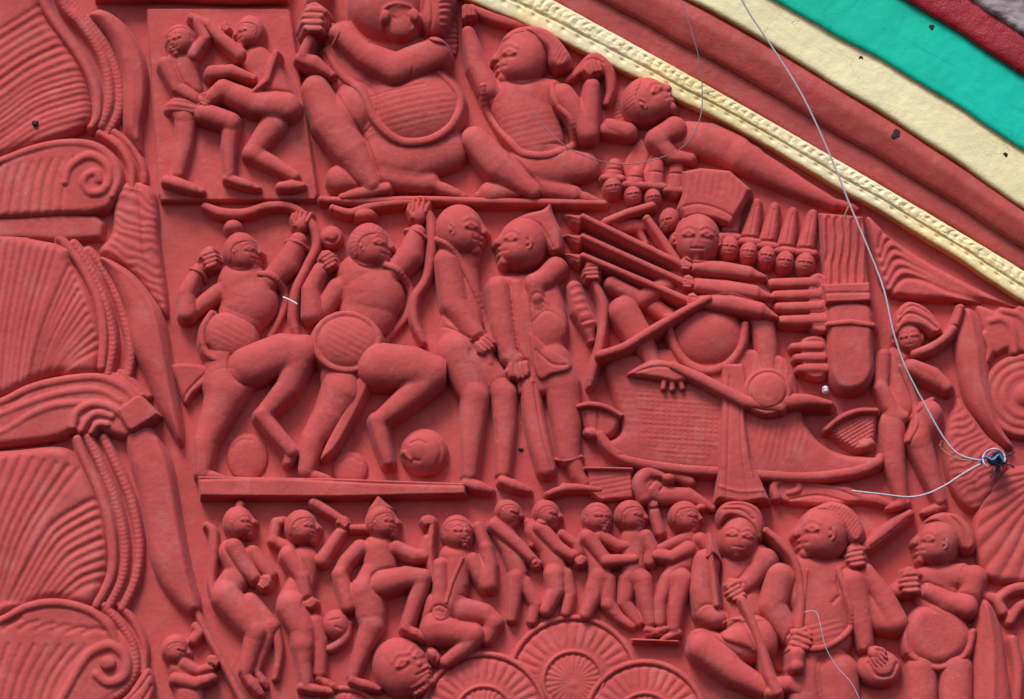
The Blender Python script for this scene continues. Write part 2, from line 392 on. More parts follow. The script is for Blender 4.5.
def tube(name, pts, r, m, label=None, cat=None, group=None, n=8, parent=None, origin=None, sm=10, jit=0):
    """round wire through (px, py, height) points"""
    q = spline(pts, sm); W = np.array([pt(*p[:3]) for p in q])
    if jit: W += rng.normal(0, jit*S, W.shape)
    T = np.gradient(W, axis=0); T /= np.linalg.norm(T, axis=1)[:, None]+1e-9
    ref = np.array([0, 1, .17]); A = np.cross(T, ref); A /= np.linalg.norm(A, axis=1)[:, None]+1e-9; B = np.cross(T, A)
    rr = np.broadcast_to(np.asarray(r, float)*S, (len(W),))
    V = [W[i]+rr[i]*(math.cos(a)*A[i]+math.sin(a)*B[i]) for i in range(len(W)) for a in np.arange(n)*2*math.pi/n]
    F = [(i*n+j, i*n+(j+1) % n, (i+1)*n+(j+1) % n, (i+1)*n+j) for i in range(len(W)-1) for j in range(n)]
    o = mesh_obj(name, V, F, m, parent, origin if origin is not None else W.mean(0))
    if label: tag(o, label, cat, group)
    return o
def hair(g, name, th=2.5, **k):
    th *= .45; k.setdefault('rnd', 6)
    hx = g.f.fr if hasattr(g.f, 'fr') else g.parts[0].fr
    g.part(name).cap(th, hx=hx, **k); g.f.fr = hx; return g
# ================================================================== the wall and the arch mouldings
def wall():
    xs = np.arange(-320, 1345, 3.0); ys = np.arange(-330, 1040, 3.0); X, Y = np.meshgrid(xs, ys)
    H = noise(X/60, Y/60)*2.2+noise(X/14, Y/14)*.8
    wx, _, wz = world(X, Y, 0)
    V = np.stack([wx, -H*S, wz], -1).reshape(-1, 3); n, m = X.shape
    i, j = np.meshgrid(np.arange(n-1), np.arange(m-1), indexing='ij'); a = (i*m+j).ravel()
    o = mesh_obj('wall', V, np.stack([a, a+m, a+m+1, a+1], 1), RED)
    tag(o, 'red painted flat wall showing between the carved figures', 'wall')
wall()
BX = {'c0': [(480, 7), (551, 31), (606, 59), (680, 100), (740, 131), (834, 183), (891, 220), (1024, 300)],
      'c1': [(551, 0), (617, 34), (680, 70), (740, 104), (790, 134), (866, 173), (941, 220), (1024, 270)],
      'c2': [(606, 0), (740, 72), (834, 128), (891, 164), (984, 220)],
      'c3': [(695, 0), (740, 27), (793, 57), (866, 101), (941, 151), (1024, 208)],
      'c4': [(775, 0), (861, 50), (941, 95), (1024, 151)],
      'c5': [(904, 0), (960, 33), (1024, 76)], 'c6': [(968, 0), (1011, 25), (1024, 34)]}
Q = {k: np.polyfit(*np.array(v).T, 2 if len(v) > 3 else 1) for k, v in BX.items()}
Q['c5'] = Q['c4'].copy(); Q['c5'][2] -= np.polyval(Q['c4'], 960)-33
Q['c6'] = Q['c5'].copy(); Q['c6'][2] -= np.polyval(Q['c5'], 1005)-21.5
Q['c7'] = Q['c6'].copy(); Q['c7'][2] -= 150
def band(name, lo, hi, prof, m, label, cat, kind=None, x0=300, x1=1330, ns=1400, nt_=26, back=-3, over=0, under=None):
    """a moulding swept along the arch; prof(t, x) is its height over the wall"""
    xs = np.linspace(x0, x1, ns)[:, None]; lo_y = np.polyval(Q[lo], xs); sl = np.polyval(np.polyder(Q[lo]), xs)
    wd = (lo_y-np.polyval(Q[hi], xs))/(.864+.5*sl)
    t = np.linspace(0, 1, nt_)[None, :]
    T = t*(wd+over); X = xs+.5*T; Y = lo_y-.864*T
    wv = noise(xs/40, xs*0+7)*2.4+noise(xs/9, xs*0+3)*.7          # hand-laid edges
    X = X+wv*.5*(1-t); Y = Y-wv*.864*(1-t)
    Hh = prof(t+0*xs, xs+0*t)+noise(X/22, Y/22)*.8+noise(X/7, Y/7)*.35
    h0 = float(np.median(Hh))
    X = np.concatenate([X[:, :1], X, X[:, -1:]], 1); Y = np.concatenate([Y[:, :1], Y, Y[:, -1:]], 1)
    Hh = np.concatenate([np.full((ns, 1), back), Hh, np.full((ns, 1), back)], 1)
    wx, _, wz = world(X, Y, h0); V = np.stack([wx, -Hh*S, wz], -1).reshape(-1, 3); mm = X.shape[1]
    i, j = np.meshgrid(np.arange(ns-1), np.arange(mm-1), indexing='ij'); a = (i*mm+j).ravel()
    o = mesh_obj(name, V, np.stack([a, a+mm, a+mm+1, a+1], 1), m)
    if under:
        o.data.materials.append(under); mi = np.where((j.ravel() == 0), 1, 0).astype(np.int32); o.data.polygons.foreach_set('material_index', mi)
    return tag(o, label, cat, None, kind)
rnd = lambda t, e: np.sqrt(np.clip(1-(1-np.clip(np.minimum(t, 1-t)/e, 0, 1))**2, 0, 1))
def cord_prof(t, x):
    per = 15.0; u = x/per; k = np.floor(u); f = u-k
    u2 = u+.28*np.sin(math.pi*np.clip((t-.42)/.58, 0, 1))+.3*noise(x/31, t*3+5); f2 = u2-np.floor(u2); kh = .55+.9*LAT[np.floor(u2).astype(int) % 256, 11]
    bead = kh*np.sqrt(np.clip(1-((f2-.5)/.5)**2*.9, 0, 1))
    zone = np.clip((t-.42)/.06, 0, 1)
    holes = np.exp(-(((f+.25) % 1-.5+(t-.3)*.8)/.17)**2-((t-.32)/.07)**2)
    leaf = (np.exp(-((f2-.5)/.12)**2-((t-.75)/.12)**2)*-1.4+noise(x/4, t*14)*1.0)*zone
    return 13+2.5*rnd(t, .18)+zone*(1.7*bead*rnd(np.clip((t-.42)/.58, 0, 1), .5)+leaf)-2.6*holes-1.8*np.exp(-((t-.45)/.04)**2)
band('cord_moulding', 'c0', 'c1', cord_prof, CORD, 'narrow cream beaded cord moulding along the inner edge of the arch', 'moulding', nt_=40, ns=2600, under=OCHRE)
band('cove_moulding', 'c1', 'c2', lambda t, x: 11+2*t+1.5*rnd(t, .1)-4*np.exp(-((t-1)/.12)**2), BAND, 'dull red recessed moulding strip just above the beaded cream cord', 'moulding', over=3)
band('round_moulding', 'c2', 'c3', lambda t, x: 17+9*rnd(t*.8+.0, .45)+2*np.exp(-((t-.55)/.2)**2)-9*np.clip((t-.80)/.2, 0, 1), BAND, 'dull red rounded moulding under the plain cream board, chipped in one place', 'moulding', over=3)
band('cream_board', 'c3', 'c4', lambda t, x: 28+2.5*rnd(t, .12)+2*t, CREAM, 'plain pale cream painted board of the arch between red and green', 'board', over=3, under=OCHRE)
band('green_board', 'c4', 'c5', lambda t, x: 35.5+2*rnd(t, .08), GREEN, 'broad bright green painted board of the arch', 'board', over=3, under=OCHRE)
band('maroon_board', 'c5', 'c6', lambda t, x: 41+5*rnd(t, .3), MAROON, 'dark glossy maroon strip above the green board in the top right corner', 'board', over=3)
band('stone_edge', 'c6', 'c7', lambda t, x: 46+5*rnd(t, .05)+3*noise(x/16, t*9)+2*noise(x/5, t*30), STONE, 'rough grey stone block in the top right corner above the maroon strip', 'stone', ns=900, nt_=60)
# nail holes and a chip in the mouldings
def boss(name, x, y, h, r, m, label, cat, group=None):
    g = Fig(label, x-r*2, y-r*2, x+r*2, y+r*2, h, name, cat, group, .35, floor=h-1.5, m=m, hs=1, soft=.2)
    r *= .62; g.z0 = h*2
    for k in range(5):
        a = rng.random()*6.3; g.E(x+math.cos(a)*r*.5, y+math.sin(a)*r*.4, r*(.45+.4*rng.random()), r*(.35+.4*rng.random()), h, .9, rng.random()*90, .3)
    g.done()
boss('nail_head', 861, 58, 31.4, 4, BLACK, 'dark nail head in the cream board, the upper of two', 'nail', 'nails in the cream board')
boss('nail_head', 1005, 155, 31.4, 4.2, BLACK, 'dark nail head in the cream board near the right picture edge', 'nail', 'nails in the cream board')
boss('paint_chip', 895, 134, 27.8, 8.5, BLACK, 'blackened chip in the red rounded moulding', 'chip')
boss('nail_head', 770, 54, 24, 2.2, BLACK, 'dark nail head in the red moulding just below the cream board', 'nail', None)
# ================================================================== slabs and ledges
g = Fig('raised rectangular red slab carrying the two wrestling figures', 140, -40, 335, 215, 6, 'relief_slab', 'slab', None)
g.G('146,9 289,9 292,14 319,196 316,203 161,204 158,196', 0, 10, 3, sm=False).done()
g = Fig('red ledge along the top edge above the wrestlers slab', 90, -30, 300, 14, 8, 'cornice_ledge', 'ledge', None)
g.G('95,-28 292,-28 289,4 240,6 180,3 95,2', 0, 17, 4, sm=False).done()
g = Fig('long narrow red plinth under the two archers', 185, 462, 480, 510, 9, 'plinth', 'plinth', None)
g.G('197,477 330,479 466,484 467,498 330,501 200,500', 0, 17, 3, sm=False).K('200,482 280,481 380,486 465,488', 1.2, -1.2).done()
g = Fig('small red bracket block below the curly scroll left of the cloth', 580, 462, 640, 508, 8, 'bracket_block', 'block', None)
g.G('586,470 632,471 634,500 600,503 588,494', 0, 11, 3, sm=False).G('582,467 634,468 634,474 583,473', 0, 15, 3, sm=False).stripes('590,476 630,477 630,498 592,496', 80, 5, .35).done()
g = Fig('thin red curved ledge under the feet of the turned man', 540, 480, 605, 500, 8, 'foot_ledge', 'ledge', None)
g.L('548,495,3 570,489,5 600,491,3', 9, 1, sm=True).done()
# ================================================================== top-left slab: two wrestlers
g = Fig('curly haired wrestler bending his head down at the left of the slab', 152, 12, 268, 204, 20, floor=9, hoff=5)
g.L('186,112,15 188,92,15 182,74,17 182,66,17', 11, .6).L('186,122,12 185,143,10 179,175,7', 9, .85, 4).foot(172, 184, 202, 193, 8, 11)
g.L('205,116,11 232,125,10', 15, .85, 4, 1).L('232,125,10 229,150,8 230,176,6', 13, .85, 3).foot(232, 182, 258, 190, 6.5, 13)
g.head(181, 43, 15, 'l', 14, -14, 1.0).L('166,68,8 178,92,7 199,104,6', 17, .85, 2, 1.5).fist(206, 104, 7, 20, 18)
g.L('194,58,7 206,42,6 198,24,5', 16, .85, 2).L('213,77,8 232,75,7 254,82,4', 18, .8, 1.5, 1)
hair(g, 'hair', 2.5, stripe=26); g.part('loincloth').L('170,110,8 182,108,9 198,112,8', 0, .55, 2, on=True).stripes('165,100 200,100 200,122 165,122', 100, 5, .6)
g.done()
g = Fig('kicking wrestler with raised leg at the right of the slab', 184, 10, 312, 204, 22, floor=9, hoff=5)
g.L('257,62,15 270,80,16 284,106,15', 12, .6).L('240,57,8 222,42,7 208,27,5.5', 15, .85, 3, 1).L('208,27,5.5 192,20,4.5', 15, .85, 2)
g.L('288,110,14 256,107,13 224,93,11', 16, .85, 3, 1.5).L('224,93,11 206,104,6.5', 16, .85, 3).L('274,126,14 252,155,10', 11, .85, 4, 1).L('252,155,10 272,165,9 294,178,6.5', 11, .85, 4)
g.foot(284, 188, 303, 187, 7, 12).head(251, 34, 14.5, 'L', 13, -6).fist(226, 29, 5, 160, 14).L('277,58,3 268,85,3 255,96,2', 23, .6, 1)
hair(g, 'hair', 2.5, stripe=30); g.done()
# ================================================================== top row
g = Fig('narrow uneven red ledge under the feet of the seated top row men', 312, 190, 616, 214, 10, 'foot_ledge', 'ledge', None)
g.L('322,201,4 360,203,4.5 420,201,4 480,203,4.5 540,204,4 604,205,3.5', 10, 1.1, sm=True).done()
g = Fig('big pot bellied seated warrior with a garland, cut by the top edge', 286, -40, 482, 204, 24)
g.E(415, 108, 52, 46, 6, 22).L('340,60,20 360,95,26 380,130,28', 6, .6, 6).L('345,40,22 400,55,25 425,60,25', 6, .6, 6).L('380,156,24 418,156,27 448,148,22', 6, .75, 4, 1)
g.E(352, 111, 24, 28, 8, 16, 20, 3, 1).L('340,178,15 382,176,13 430,182,11', 8, .85, 3, 1.5).foot(432, 184, 464, 196, 8, 10)
g.L('316,90,15 330,122,19 350,150,18 371,184,10', 14, .8, 3, 2).foot(380, 190, 342, 197, 8, 13)
g.L('434,57,16 396,72,17', 22, .8, 3, 2).L('396,72,17 366,58,13 338,36,9', 22, .8, 3, 2).fist(316, 25, 15, 182, 24, -1)
g.E(388, 2, 40, 41, 10, 26, 10, 4, 1.5).L('432,20,18 440,-10,18', 12, .8, 4)
g.E(401, 28, 16, 15, 27, 6, 0, 3, .6).K('394,24 396,26', 1.2, -1).K('408,23 410,25', 1.2, -1).E(386, 24, 5, 7, 32, 6, 20, 1).E(415, 23, 5, 7, 32, 6, -20, 1).K('383,33 384,18 396,12 412,14 418,24 414,36', 1.8, 1.8)
g.stripes('374,100 445,92 452,112 400,134 376,124', 78, 6.2, .25).dots('372,104 450,92 455,116 405,136 374,126', -12, 3.6, 6.2, .8)
g.K('366,100 395,94 425,88', 1.2, -.7)
g.part('garland').L('327,50,4.5 340,74,5 361,93,5.5 376,123,5.5 400,143,5.5 427,143,5.5 447,132,5.5 457,118,5.5 460,102,5 452,88,4.5 439,76,4', 0, .9, 1, on=True, sm=True)
g.part('headdress').G('428,-30 452,-30 458,44 448,50 430,46 420,20', 0, 4, 4, on=True).stripes('440,-30 460,-30 460,46 442,46', 85, 6, 1.0, warp=.6).K('430,-20 433,20 428,42', 1.5, -2)
g.part('bracelet').L('333,26,2 339,38,2.4 335,46,2', 0, .9, 1, on=True).done()
g = Fig('flared red sword hilt in the fist of the pot bellied warrior', 290, -20, 345, 90, 30, 'sword_hilt', 'sword hilt', None)
g.L('320,-14,9 315,2,8', 24, .9).L('310,42,6 304,56,6', 20, .9).L('300,60,6 314,64,8 332,76,4', 20, .7, 2).done()
g = Fig('turbaned seated man raising both hands beside the cream cord', 462, 2, 614, 210, 24)
g.L('520,100,32 528,118,32 535,140,30', 5, .62).L('492,92,12 520,88,16 552,92,15', 6, .8, 6).L('515,168,18 560,166,22 585,165,15', 6, .8, 4, 1)
g.L('488,88,12 477,66,11 468,32,7', 10, .85, 3, 1).fist(468, 13, 9, -95, 12)
g.L('563,96,13 588,132,12', 12, .85, 3, 1.5).L('588,132,12 592,86,8', 13, .85, 3, 1).fist(594, 70, 9.5, -100, 16)
g.L('490,192,12 530,184,11 574,193,9', 8, .85, 3, 1).foot(578, 194, 602, 203, 7, 9).L('474,140,14 498,166,17 533,192,8', 13, .85, 3, 1.5).foot(500, 192, 478, 194, 9, 8)
g.head(522, 58, 25, 'L', 9, 6, ear=False).stripes('500,116 560,112 566,150 520,152', 78, 6, .2)
g.tur('turban', '501,44 506,34 520,27 540,27 556,36 571,56 570,68 558,73 549,66 545,52 530,44 514,46', 6, 16, 7).K('524,32 536,40 546,56 550,68', 1.3, -1.6).K('515,38 530,37 540,46', 1.2, -1.3).stripes('552,40 570,58 568,70 556,70', 30, 4, .4)
g.part('garland').L('483,88,4 488,110,4.5 510,141,5 525,155,5 551,156,5 574,142,4.6 571,121,4.2 556,105,4 552,86,3.5', 0, .9, 1, on=True, sm=True).done()
g = Fig('red conch shaped horn held up by the turbaned man beside the cord', 560, 46, 620, 110, 24, 'conch_horn', 'horn', None)
g.L('567,80,2 582,68,6 596,58,8 608,70,7 611,88,5 607,102,3', 9, .8, 2, sm=True).K('574,72 590,60 604,64', 1, -1).done()
g = Fig('sword blade held flat over the heads by the raised hand', 470, 2, 545, 40, 14, 'sword', 'sword', None)
g.L('472,8,4 490,17,6 515,24,5 536,27,3', 8, .8, sm=True).done()
g = Fig('long haired figure lying on its back under the cream cord', 600, 66, 868, 216, 18)
g.L('668,138,16 690,138,17 718,145,18 750,160,17', 5, .75).L('740,156,17 775,174,14 806,190,10 834,203,6.5', 5, .85, 4).foot(836, 202, 857, 208, 6, 6)
g.L('688,128,9 712,130,9 740,146,12', 4, .8, 4).L('674,130,13 656,140,11', 13, .85, 3, 1.5).L('656,140,11 672,158,8 690,160,6', 13, .85, 3)
g.head(646, 102, 24, 'R', 9, -38, 1.0).L('606,130,8 630,134,8', 9, .9, 1, 1.2)
hair(g, 'hair', 3, pts=[(.4, -1.0), (-.2, -1.2), (-.9, -1.0), (-1.45, -.3), (-1.3, .5), (-.7, .8), (-.5, .3), (-.3, -.3), (.2, -.62)])
g.stripes('610,70 648,80 640,100 628,118 612,112', 65, 4, .55)
g.part('hair_bun').L('610,127,9 628,132,10', 9, .9, 1, 1).done()
g = Fig('loose red cloth bundle under the lying figure', 606, 134, 700, 192, 8, 'cloth_bundle', 'cloth', None)
g.G('622,170 640,138 656,150 668,160 690,166 690,185 640,188', 0, 6, 4).K('640,180 652,152', 1.5, -1.5).K('660,182 664,160', 1.5, -1.5).done()
# ================================================================== archers
def archer(kind):
    if kind == 0:
        g = Fig('slimmer archer at left drawing a bow, standing beside the leaf blade', 164, 212, 326, 486, 22)
        g.L('242,284,27 248,300,31 243,312,26', 5, .72).L('232,340,24 228,368,25 228,384,25', 6, .7, 5)
        g.L('218,292,10 200,305,9 187,313,10', 7, .9, 3, 1).L('187,313,10 186,294,9.5 198,270,7', 11, .9, 3, 1).fist(209, 261, 10, -20, 13)
        g.L('270,280,11 286,264,14 298,240,9', 9, .85, 3, 1).palm(301, 224, 10, -75, 12, 1)
        g.L('226,392,22 217,415,17 206,440,13 202,472,9', 8, .85, 4, 1).foot(204, 474, 222, 478, 7, 9)
        g.L('226,384,25 236,376,22', 7, .7, 5).L('250,366,21 282,354,21 304,351,17', 13, .8, 4, 1.5).L('302,352,16 288,388,13 264,414,9', 13, .85, 3, 1).L('262,416,9 276,434,8 291,452,7', 14, .85, 3).L('291,452,7 288,462,5', 12, .8, 2)
        g.head(241, 252, 18, 'R', 10, -4)
        hair(g, 'hair', 2.5); g.E(233, 227, 9, 7.5, 9, 9, 0, 2).E(210, 251, 6, 5, 10, 5, 0, 1)
        g.part('apron').E(231, 336, 27, 23, 13, 8, 20, 1).stripes('210,328 232,320 250,334 250,346 218,350', 118, 6, .25).L('212,314,3.4 204,328,3.8 203,345,4 211,358,4.2 234,363,4.2 254,357,4.2 264,344,3.6', 14, .9, 1, sm=True)
        g.part('sash').L('259,275,4 272,277,4.5 284,290,4.5 283,309,4.5 270,334,4', 0, .9, 1, on=True, sm=True)
        g.part('loincloth_tail').G('172,362 214,366 206,384 194,394 185,404 176,384', 0, 9, 5).K('208,370 190,388 184,398', 1.4, -1.5)
        g.part('bracelet').L('192,270,2.2 200,273,2.6 205,279,2.2', 0, 1, 1, on=True); g.part('bracelet').L('287,240,2.2 297,243,2.6 306,247,2.2', 0, 1, 1, on=True)
    else:
        g = Fig('stout archer at right drawing a bow, his foot beside the severed head', 298, 198, 446, 486, 24)
        g.L('362,278,28 371,294,34 368,310,30', 6, .72).L('348,345,26 344,376,25', 7, .7, 5)
        g.L('338,288,12 325,305,11 312,314,11', 8, .9, 3, 1).L('312,314,11 311,290,10 320,270,8', 12, .9, 3, 1).fist(328, 262, 9.5, -30, 14)
        g.L('396,270,12 410,255,14 417,232,9', 10, .85, 3, 1).palm(419, 215, 11, -80, 13, 1)
        g.L('341,392,22 331,412,18 313,438,13 306,470,9', 9, .85, 4, 1).foot(308, 474, 328, 478, 7, 9)
        g.L('378,366,24 412,368,22 435,372,17', 14, .8, 4, 1.5).L('434,374,16 400,404,12 380,420,9', 14, .85, 3, 1.2).L('377,421,9 382,442,8 388,462,6', 15, .85, 3)
        g.head(369, 246, 21, 'R', 11, -3)
        hair(g, 'hair', 2.6, stripe=22); g.E(365, 215, 11, 7, 10, 9, 0, 2).K('352,228 366,222 382,232', 1.4, 1.2)
        g.part('hair_bun').E(331, 236, 11, 11, 9, 8, 0, 1).K('324,232 332,228 339,235 334,243 327,241', 1.6, -2.0)
        g.part('apron').E(347, 344, 31, 27, 17, 9, 8, 1).stripes('328,330 350,322 370,336 368,356 332,360', 118, 6, .25).L([(347+32*math.cos(t)-3*math.sin(t), 344+28*math.sin(t)+3*math.cos(t), 3.8) for t in np.linspace(0, 6.3, 26)], 18, .9, 1)
        g.part('sash').L('386,266,4 398,272,4.5 411,290,5 407,312,5 386,338,4', 0, .9, 1, on=True, sm=True)
        g.part('loincloth_tail').G('358,376 374,374 360,410 336,452 320,458 340,414', 6, 12, 5)
        g.part('bracelet').L('406,228,2.2 417,232,2.6 425,238,2.2', 0, 1, 1, on=True)
    return g.done()
archer(0); archer(1)
g = Fig('carved bow raised by the slimmer archer', 196, 196, 326, 344, 20, 'bow', 'bow', 'carved bows')
g.L('205,206,4.5 222,213,6 245,213,5.5 268,206,5 292,207,4.5 310,222,5 317,243,5 307,266,5 296,290,5.5 293,316,5 297,335,3', 9, .95, 2, sm=True).done()
g = Fig('carved bow raised by the stout archer', 326, 194, 440, 346, 20, 'bow', 'bow', 'carved bows')
g.L('333,208,4 350,213,5 369,207,5 396,203,5 412,203,4.5 428,214,5 432,240,5.5 427,277,5 415,298,5.5 414,320,5 423,342,2.5', 10, .95, 2, sm=True).done()
g = Fig('round red severed head lying between the legs of the slimmer archer', 218, 424, 276, 482, 14, 'severed_head', 'head', 'severed heads on the plinth')
g.E(247, 456, 21, 24, 1, 6).K('232,448 240,440 252,440', 1.4, -.8).done()
g = Fig('round red severed head lying between the legs of the stout archer', 322, 440, 376, 484, 14, 'severed_head', 'head', 'severed heads on the plinth')
g.E(350, 468, 18, 18, 1, 6).K('340,462 350,456 360,462', 1.4, -.8).done()
g = Fig('curly severed head at the right end of the plinth', 396, 424, 452, 482, 14, 'severed_head', 'head', 'severed heads on the plinth')
g.E(424, 452, 24, 24, 3, 15).E(418, 449, 14, 14, 12, 7, 0, 2).K('406,438 420,431 434,438 441,452 437,466', 1.6, -1.2).K('411,446 419,443 426,446', 1.2, -.9).K('412,461 420,463', 1.2, -.9).L('405,454,3 411,460,3', 14, .8, 1).done()
# ================================================================== the two bound men
g = Fig('bald man in a wrap looking right with his hands tied', 430, 200, 536, 502, 22)
g.L('458,262,20 462,300,20 462,340,23', 5, .7).L('455,352,21 475,396,15', 8, .8, 4).L('475,396,15 472,430,12 469,474,8.5', 9, .85, 4).foot(470, 484, 490, 490, 8, 10)
g.L('478,360,18 504,392,14', 5, .8, 4).L('504,392,14 505,430,11.5 503,472,8', 6, .85, 4, 1).foot(506, 482, 528, 490, 7.5, 9)
g.L('447,262,14 454,304,14 474,334,10', 12, .85, 3, 1).fist(485, 345, 10, 40, 15, -1).L('488,354,5 490,363,4.5', 12, .85, 2)
g.K('441,326 456,332 470,340', 1.3, -1.2).K('470,352 482,378 490,400 497,440', 1.6, -1.1).head(459, 230, 24, 'R', 9, -2).K('440,226 450,206 468,205 480,214', 1.3, -.8).L('450,250,14 466,258,14', 6, .7, 4)
g.part('shawl').L('437,240,4 452,250,4.6 468,276,4.8 480,305,4.8 491,334,4.5', 0, .8, 1, on=True, sm=True).K('446,258 462,286 470,318', 1.4, -1.0).done()
g = Fig('man in a coat and pointed cap turned left with clasped hands', 480, 200, 604, 504, 22)
g.G('488,278 512,274 552,274 564,300 568,330 562,356 552,392 524,392 500,352 490,312', 3, 8, 8, bulge=.8).E(549, 326, 19, 22, 6, 11, 0, 5)
g.L('554,360,18 562,384,19 567,424,15 569,456,12', 6, .8, 4).L('572,458,9 578,474,8 584,482,7', 6, .85, 2).L('564,486,5 592,488,5', 5, .8, 2)
g.L('498,288,12 502,324,12 509,356,10', 11, .85, 2, 1.5).L('517,284,6 521,324,6 527,358,5.5', 10, .85, 2, 1)
g.L('556,268,12 546,278,12 535,284,11', 11, .85, 3, 1).L('534,284,11 537,298,8.5', 12, .85, 3).palm(538, 303, 9, 78, 13, 1)
g.fist(519, 370, 11.5, 80, 13, -1).L('522,384,5 522,390,4.6', 8, .8, 1, 1).L('511,358,9 514,361,9', 12, .8, 1, .8)
g.head(523, 243, 24, 'L', 9, 8).K('529,280 532,316 536,338', 1.3, -1.2).K('534,322 546,312 560,320 566,344', 1.3, -1.0)
g.tur('cap', '506,234 511,222 524,214 540,210 545,207 551,203 554,214 562,232 564,250 558,256 549,253 541,239 530,232 518,231', 3, 17, 6).K('520,222 540,228 553,250', 1.3, -1.5)
g.part('coat_flap').G('529,334 540,342 556,354 571,363 569,372 552,377 540,381 533,366', 0, 3.6, 4, on=True).K('536,352 552,366 566,367', 1.3, -1.2)
g.part('hanging_cloth').L('530,384,10 533,410,10.5 539,440,11 546,468,10', 9, .75, 2, sm=True).K('534,384 541,430 552,468', 1.2, -1.4)
g.part('trouser_cuff').L('556,458,2.2 568,461,2.4 581,456,2.2', 0, .8, 1, on=True).done()
# ================================================================== the many-headed warrior in the boat
g = Fig('big boat shaped chariot with a ribbed hull under the many headed warrior', 560, 340, 900, 510, 14, 'boat_chariot', 'chariot', None)
g.G('606,362 640,352 700,346 770,352 792,368 799,400 806,424 822,444 846,455 880,458 878,468 858,477 800,481 720,474 670,470 628,463 606,450 598,438 612,440 622,428 612,396', 4, 9, 7, bulge=.35).dots('640,382 712,380 710,458 650,450', 4, 6, 4.5, .9).stripes('620,370 712,370 712,458 628,440', 92, 7, .18).stripes('748,366 790,366 812,440 762,458', 12, 6.5, .4).dots('770,366 786,366 792,392 776,388', 10, 4, 4, .8)
g.part('gunwale').L('600,436,5 610,450,6 632,462,6 680,470,6 730,473,6 800,478,6 850,473,6 876,464,6 880,458,4', 11, .8, 2, sm=True).K('620,456 680,464 740,468 800,472 850,466', 1.2, -1.2)
g.done()
def cup(label, rim, body, base):
    g = Fig(label, min(p[0] for p in P(body))-12, min(p[1] for p in P(rim))-10, max(p[0] for p in P(body))+14, max(p[1] for p in P(base))+10, 14, 'boat_finial', 'finial', 'cup finials at the boat ends')
    g.G(body, 0, 11, 7).L(rim, 14, .9, 1, sm=True); return g
g = cup('plain cup shaped finial at the left end of the boat', '578,408,2.5 590,406,3 606,409,3 621,417,2.5', '579,408 600,408 621,417 616,434 606,440 590,438 582,424', '586,440 606,442'); g.E(592, 434, 9, 6, 6, 8, 20, 2).K('584,412 588,430', 1.4, -1.5).K('598,412 598,432', 1.4, -1.5).done()
g = cup('hatched cup shaped finial at the right end of the boat', '826,431,2.5 838,421,3 856,413,3 876,412,2.5', '827,432 842,419 874,413 877,430 872,448 858,454 842,446', '852,458 878,452'); g.stripes('832,428 870,416 872,440 852,450', 60, 3.5, 1.0).stripes('832,428 870,416 872,440 852,450', -25, 4.5, .7).E(866, 446, 9, 6, 8, 8, -20, 2).done()
g = Fig('many headed many armed warrior king seated in the boat', 560, 150, 836, 400, 22, soft=.3)
g.L('700,300,24 706,318,26 716,300,24', 4, .5).E(708, 336, 35, 32, 9, 13, 0, 2, 1.5).L('668,286,15 690,282,18 740,284,20 760,300,16', 6, .7, 5)
g.L('624,312,16 640,340,14 652,362,9', 13, .8, 3, 1.5).G('626,377 638,367 656,361 674,364 690,372 691,382 676,387 660,384 642,381', 12, 12, 6, 1).K('636,375 656,370 680,372', 1.2, -1.0).L('664,382,3 663,390,2.6', 19, .9, .5).L('672,384,3 672,391,2.6', 19, .9, .5).L('680,384,3 682,390,2.6', 19, .9, .5).L('646,300,9 668,316,9', 8, .8, 3)
g.L('762,318,13 766,348,12 768,372,10', 9, .8, 3, 1)
# left arms
g.L('668,284,9 640,300,9 612,284,8', 12, .85, 2, 1.2).fist(593, 273, 10, 175, 15, -1)
for (a, b, c, d) in (((688, 268), (720, 272), (764, 279), 9), ((690, 286), (725, 292), (771, 299), 10), ((694, 304), (730, 306), (776, 319), 10)):
    g.L([(a[0], a[1], 6.5), (b[0], b[1], d), ((b[0]+c[0])/2+6, (b[1]+c[1])/2, d*.85), (c[0], c[1], 2)], 19, .85, 1, 1.5).fist(a[0]-2, a[1]-.5, 6.5, 185, 21, -1)
g.L('612,190,9 636,198,9 664,208,9 690,228,9', -4, .5, 2)
# heads
for i, (x, y, r) in enumerate(((613, 186, 10), (633, 194, 9), (653, 197, 8.5), (670, 219, 10.5))): g.head(x, y, r, 'F' if i < 3 else 'l', 8, -8, 1.15, 9, ear=False, k=1)
for i, (x, y, r) in enumerate(((729, 247, 10.5), (749, 252, 9.5), (767, 256, 9.5), (785, 261, 9.5), (805, 263, 10))): g.head(x, y, r, 'F', 10, 6, 1.25, 9, ear=False, k=1)
g.head(697, 239, 23, 'F', 12, 2, 1.14, 17)
